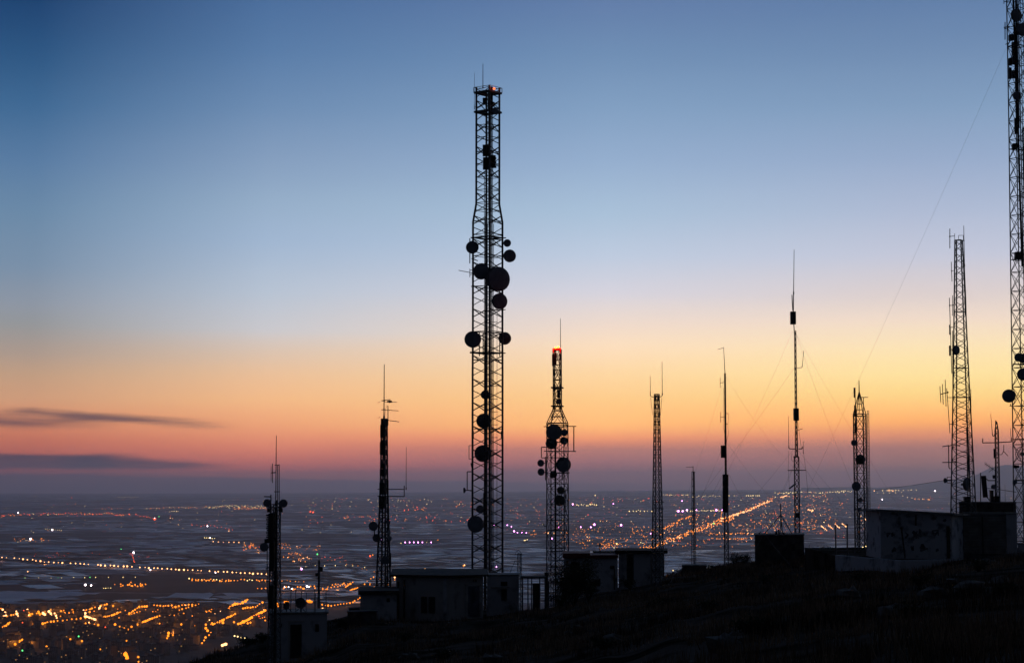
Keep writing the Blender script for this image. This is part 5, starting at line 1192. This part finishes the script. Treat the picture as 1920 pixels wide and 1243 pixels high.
def shrub(px, Y, w, h_, seed, label, group=None, leaves=700, lift=0.0):
    r_ = random.Random(seed); X = (px - 960) / F * Y; g = ground(X, Y) - .05 + lift; t = thing('shrub', label, 'shrub', (X, Y, g), group)
    tw = MB(); lf = MB(); tips = []
    for i in range(9):
        a = r_.uniform(0, 6.28); q = r_.uniform(.25, .85); m1 = Vector((X + cos(a) * w * .25 * q, Y + sin(a) * w * .25 * q, g + h_ * .4)); m2 = Vector((X + cos(a) * w * .5 * q, Y + sin(a) * w * .5 * q, g + h_ * r_.uniform(.6, .9)))
        tw.tube((X, Y, g), m1, .035, 4, .022); tw.tube(m1, m2, .022, 4, .008); tips += [m1, m2, (m1 + m2) / 2]
        for _ in range(2):
            e = m1 + Vector((r_.uniform(-1, 1) * w * .25, r_.uniform(-1, 1) * w * .25, h_ * r_.uniform(0, .45))); tw.tube(m1, e, .014, 3, .005); tips.append(e)
    for _ in range(leaves):
        c = r_.choice(tips) + Vector((r_.gauss(0, w * .10), r_.gauss(0, w * .10), r_.gauss(0, h_ * .09)))
        if c.z < g: c.z = g + .05
        s_ = r_.uniform(.03, .075); u = Vector((r_.uniform(-1, 1), r_.uniform(-1, 1), r_.uniform(-1, 1))).normalized(); v = u.orthogonal().normalized()
        lf.add([c - u * s_, c + v * s_ * .5, c + u * s_, c - v * s_ * .5], [(0, 1, 2, 3)])
    tw.build('stems', M['twig'], t); lf.build('foliage', M['shrub'], t)
shrub(1075, 131, 3.2, 3.2, 1, 'large round dark bush in front of the red-edged white building', None, 9000)
shrub(1062, 132, 1.8, 2.2, 2, 'medium bush at the left shoulder of the large round bush', None, 1300)
shrub(1103, 133, 1.6, 1.4, 12, 'low bush at the right foot of the large round bush', None, 900)
shrub(1046, 130, 1.8, 1.3, 13, 'low bush left of the large round bush, under the wire shelter', None, 900)
shrub(1180, 146, 1.5, .9, 3, 'small bush at the foot of the dark recess of the square white block', None, 600)
shrub(1280, 161, 1.2, .8, 4, 'small bush left of the dark masonry plinth'); shrub(1376, 164, 1.5, 1.3, 5, 'wiry bush at the foot of the mast with the black cylinder'); shrub(1395, 164, 1.7, 1.1, 6, 'broad bush just left of the dark block building')
shrub(1525, 161, 1.8, 1.0, 7, 'broad scrub bush just right of the dark block building', None, 900); shrub(1548, 159, 1.6, .9, 8, 'scrub bush between the dark block building and the terrace wall'); shrub(1335, 163, 1.6, .7, 14, 'low bush right of the dark masonry plinth')
shrub(1645, 112, 1.0, .75, 9, 'small bush on the terrace between pointed tower and white hut', None, 500, .7)
shrub(497, 128, 1.2, .7, 10, 'small bush left of the small leftmost hut'); shrub(470, 129, 1.4, .6, 11, 'low bush on the slope edge, farther left of the hut')
shrub(640, 127, 1.5, .8, 15, 'bush between the small leftmost hut and the dark low box')
MARKS = [(560, 'small leftmost hut'), (700, 'low flat-roofed wing'), (800, 'long equipment building'), (914, 'tallest tower'), (1045, 'bottle-necked tower'), (1120, 'red-edged white building'), (1200, 'square white block'), (1300, 'short slim mast'), (1361, 'mast with the black cylinder'), (1460, 'dark block building'), (1540, 'left end of the terrace wall'), (1615, 'pointed tower'), (1720, 'white hut'), (1850, 'slatted shutter'), (1910, 'huge right-edge tower')]
def place_words(px, Y):
    m_ = min(MARKS, key=lambda q: abs(q[0] - px))[1]
    return 'low in the foreground under the ' + m_ if Y < 50 else ('halfway up the slope under the ' + m_ if Y < 78 else 'high on the slope just below the ' + m_)
k = 0
for px, Y, w, h_ in ((700, 60, 1.0, .5), (830, 75, 1.2, .6), (930, 50, .9, .4), (1010, 85, 1.2, .6), (1130, 62, 1.0, .45), (1240, 95, 1.3, .6), (1330, 70, 1.0, .5), (1430, 110, 1.2, .6), (1520, 60, .9, .4), (1610, 80, 1.1, .5), (1720, 66, 1.0, .5), (1830, 75, 1.2, .55), (1880, 48, .8, .4), (600, 90, 1.2, .6), (760, 105, 1.2, .6), (1050, 45, .8, .4), (1400, 45, .8, .4), (1700, 42, .8, .35)):
    k += 1; shrub(px, Y, w, h_, 40 + k, 'dark tussock bush ' + place_words(px, Y), 'tussock bushes on the foreground slope', 260)
for i in range(22):
    r_ = random.Random(90 + i); px = r_.uniform(600, 1900); Y = r_.uniform(28, 95); X = (px - 960) / F * Y; s_ = r_.uniform(.12, .35); g = ground(X, Y)
    mb = MB(); vs = []; fs = []
    for a_ in range(5):
        for b_ in range(8):
            ph = pi * (a_ + .5) / 5; t_ = 2 * pi * b_ / 8; q = s_ * (1 + .35 * r_.uniform(-1, 1)); vs.append((q * sin(ph) * cos(t_) * 1.3, q * sin(ph) * sin(t_), q * cos(ph) * .7))
    for a_ in range(4):
        for b_ in range(8): c_ = (b_ + 1) % 8; fs.append((a_ * 8 + b_, a_ * 8 + c_, (a_ + 1) * 8 + c_, (a_ + 1) * 8 + b_))
    fs += [tuple(range(8)), tuple(reversed(range(32, 40)))]
    mb.add(vs, fs); o = mb.build('rock', M['stone']); o.location = (X, Y, g + s_ * .2); tag(o, ('larger' if s_ > .24 else 'small') + ' pale rock ' + place_words(px, Y), 'rock', 'rocks on the foreground slope')
# ================================================================== HAZE
mb = MB(); X0 = 90000
mb.add([(-X0, -3000, -303), (X0, -3000, -303), (X0, 72000, -303), (-X0, 72000, -303), (-X0, -3000, 500), (X0, -3000, 500), (X0, 72000, 500), (-X0, 72000, 500)],
       [(3, 2, 1, 0), (4, 5, 6, 7), (0, 1, 5, 4), (1, 2, 6, 5), (2, 3, 7, 6), (3, 0, 4, 7)])
hm = bpy.data.materials.new('haze air'); hm.use_nodes = True; t_ = hm.node_tree; t_.nodes.clear()
v_ = t_.nodes.new('ShaderNodeVolumePrincipled'); v_.inputs['Color'].default_value = (.86, .86, .98, 1); v_.inputs['Density'].default_value = 3.2e-5; v_.inputs['Anisotropy'].default_value = .7
o_ = t_.nodes.new('ShaderNodeOutputMaterial'); t_.links.new(v_.outputs[0], o_.inputs['Volume'])
hm.cycles.homogeneous_volume = True
o = mb.build('haze', hm); tag(o, None, None, None, 'stuff')
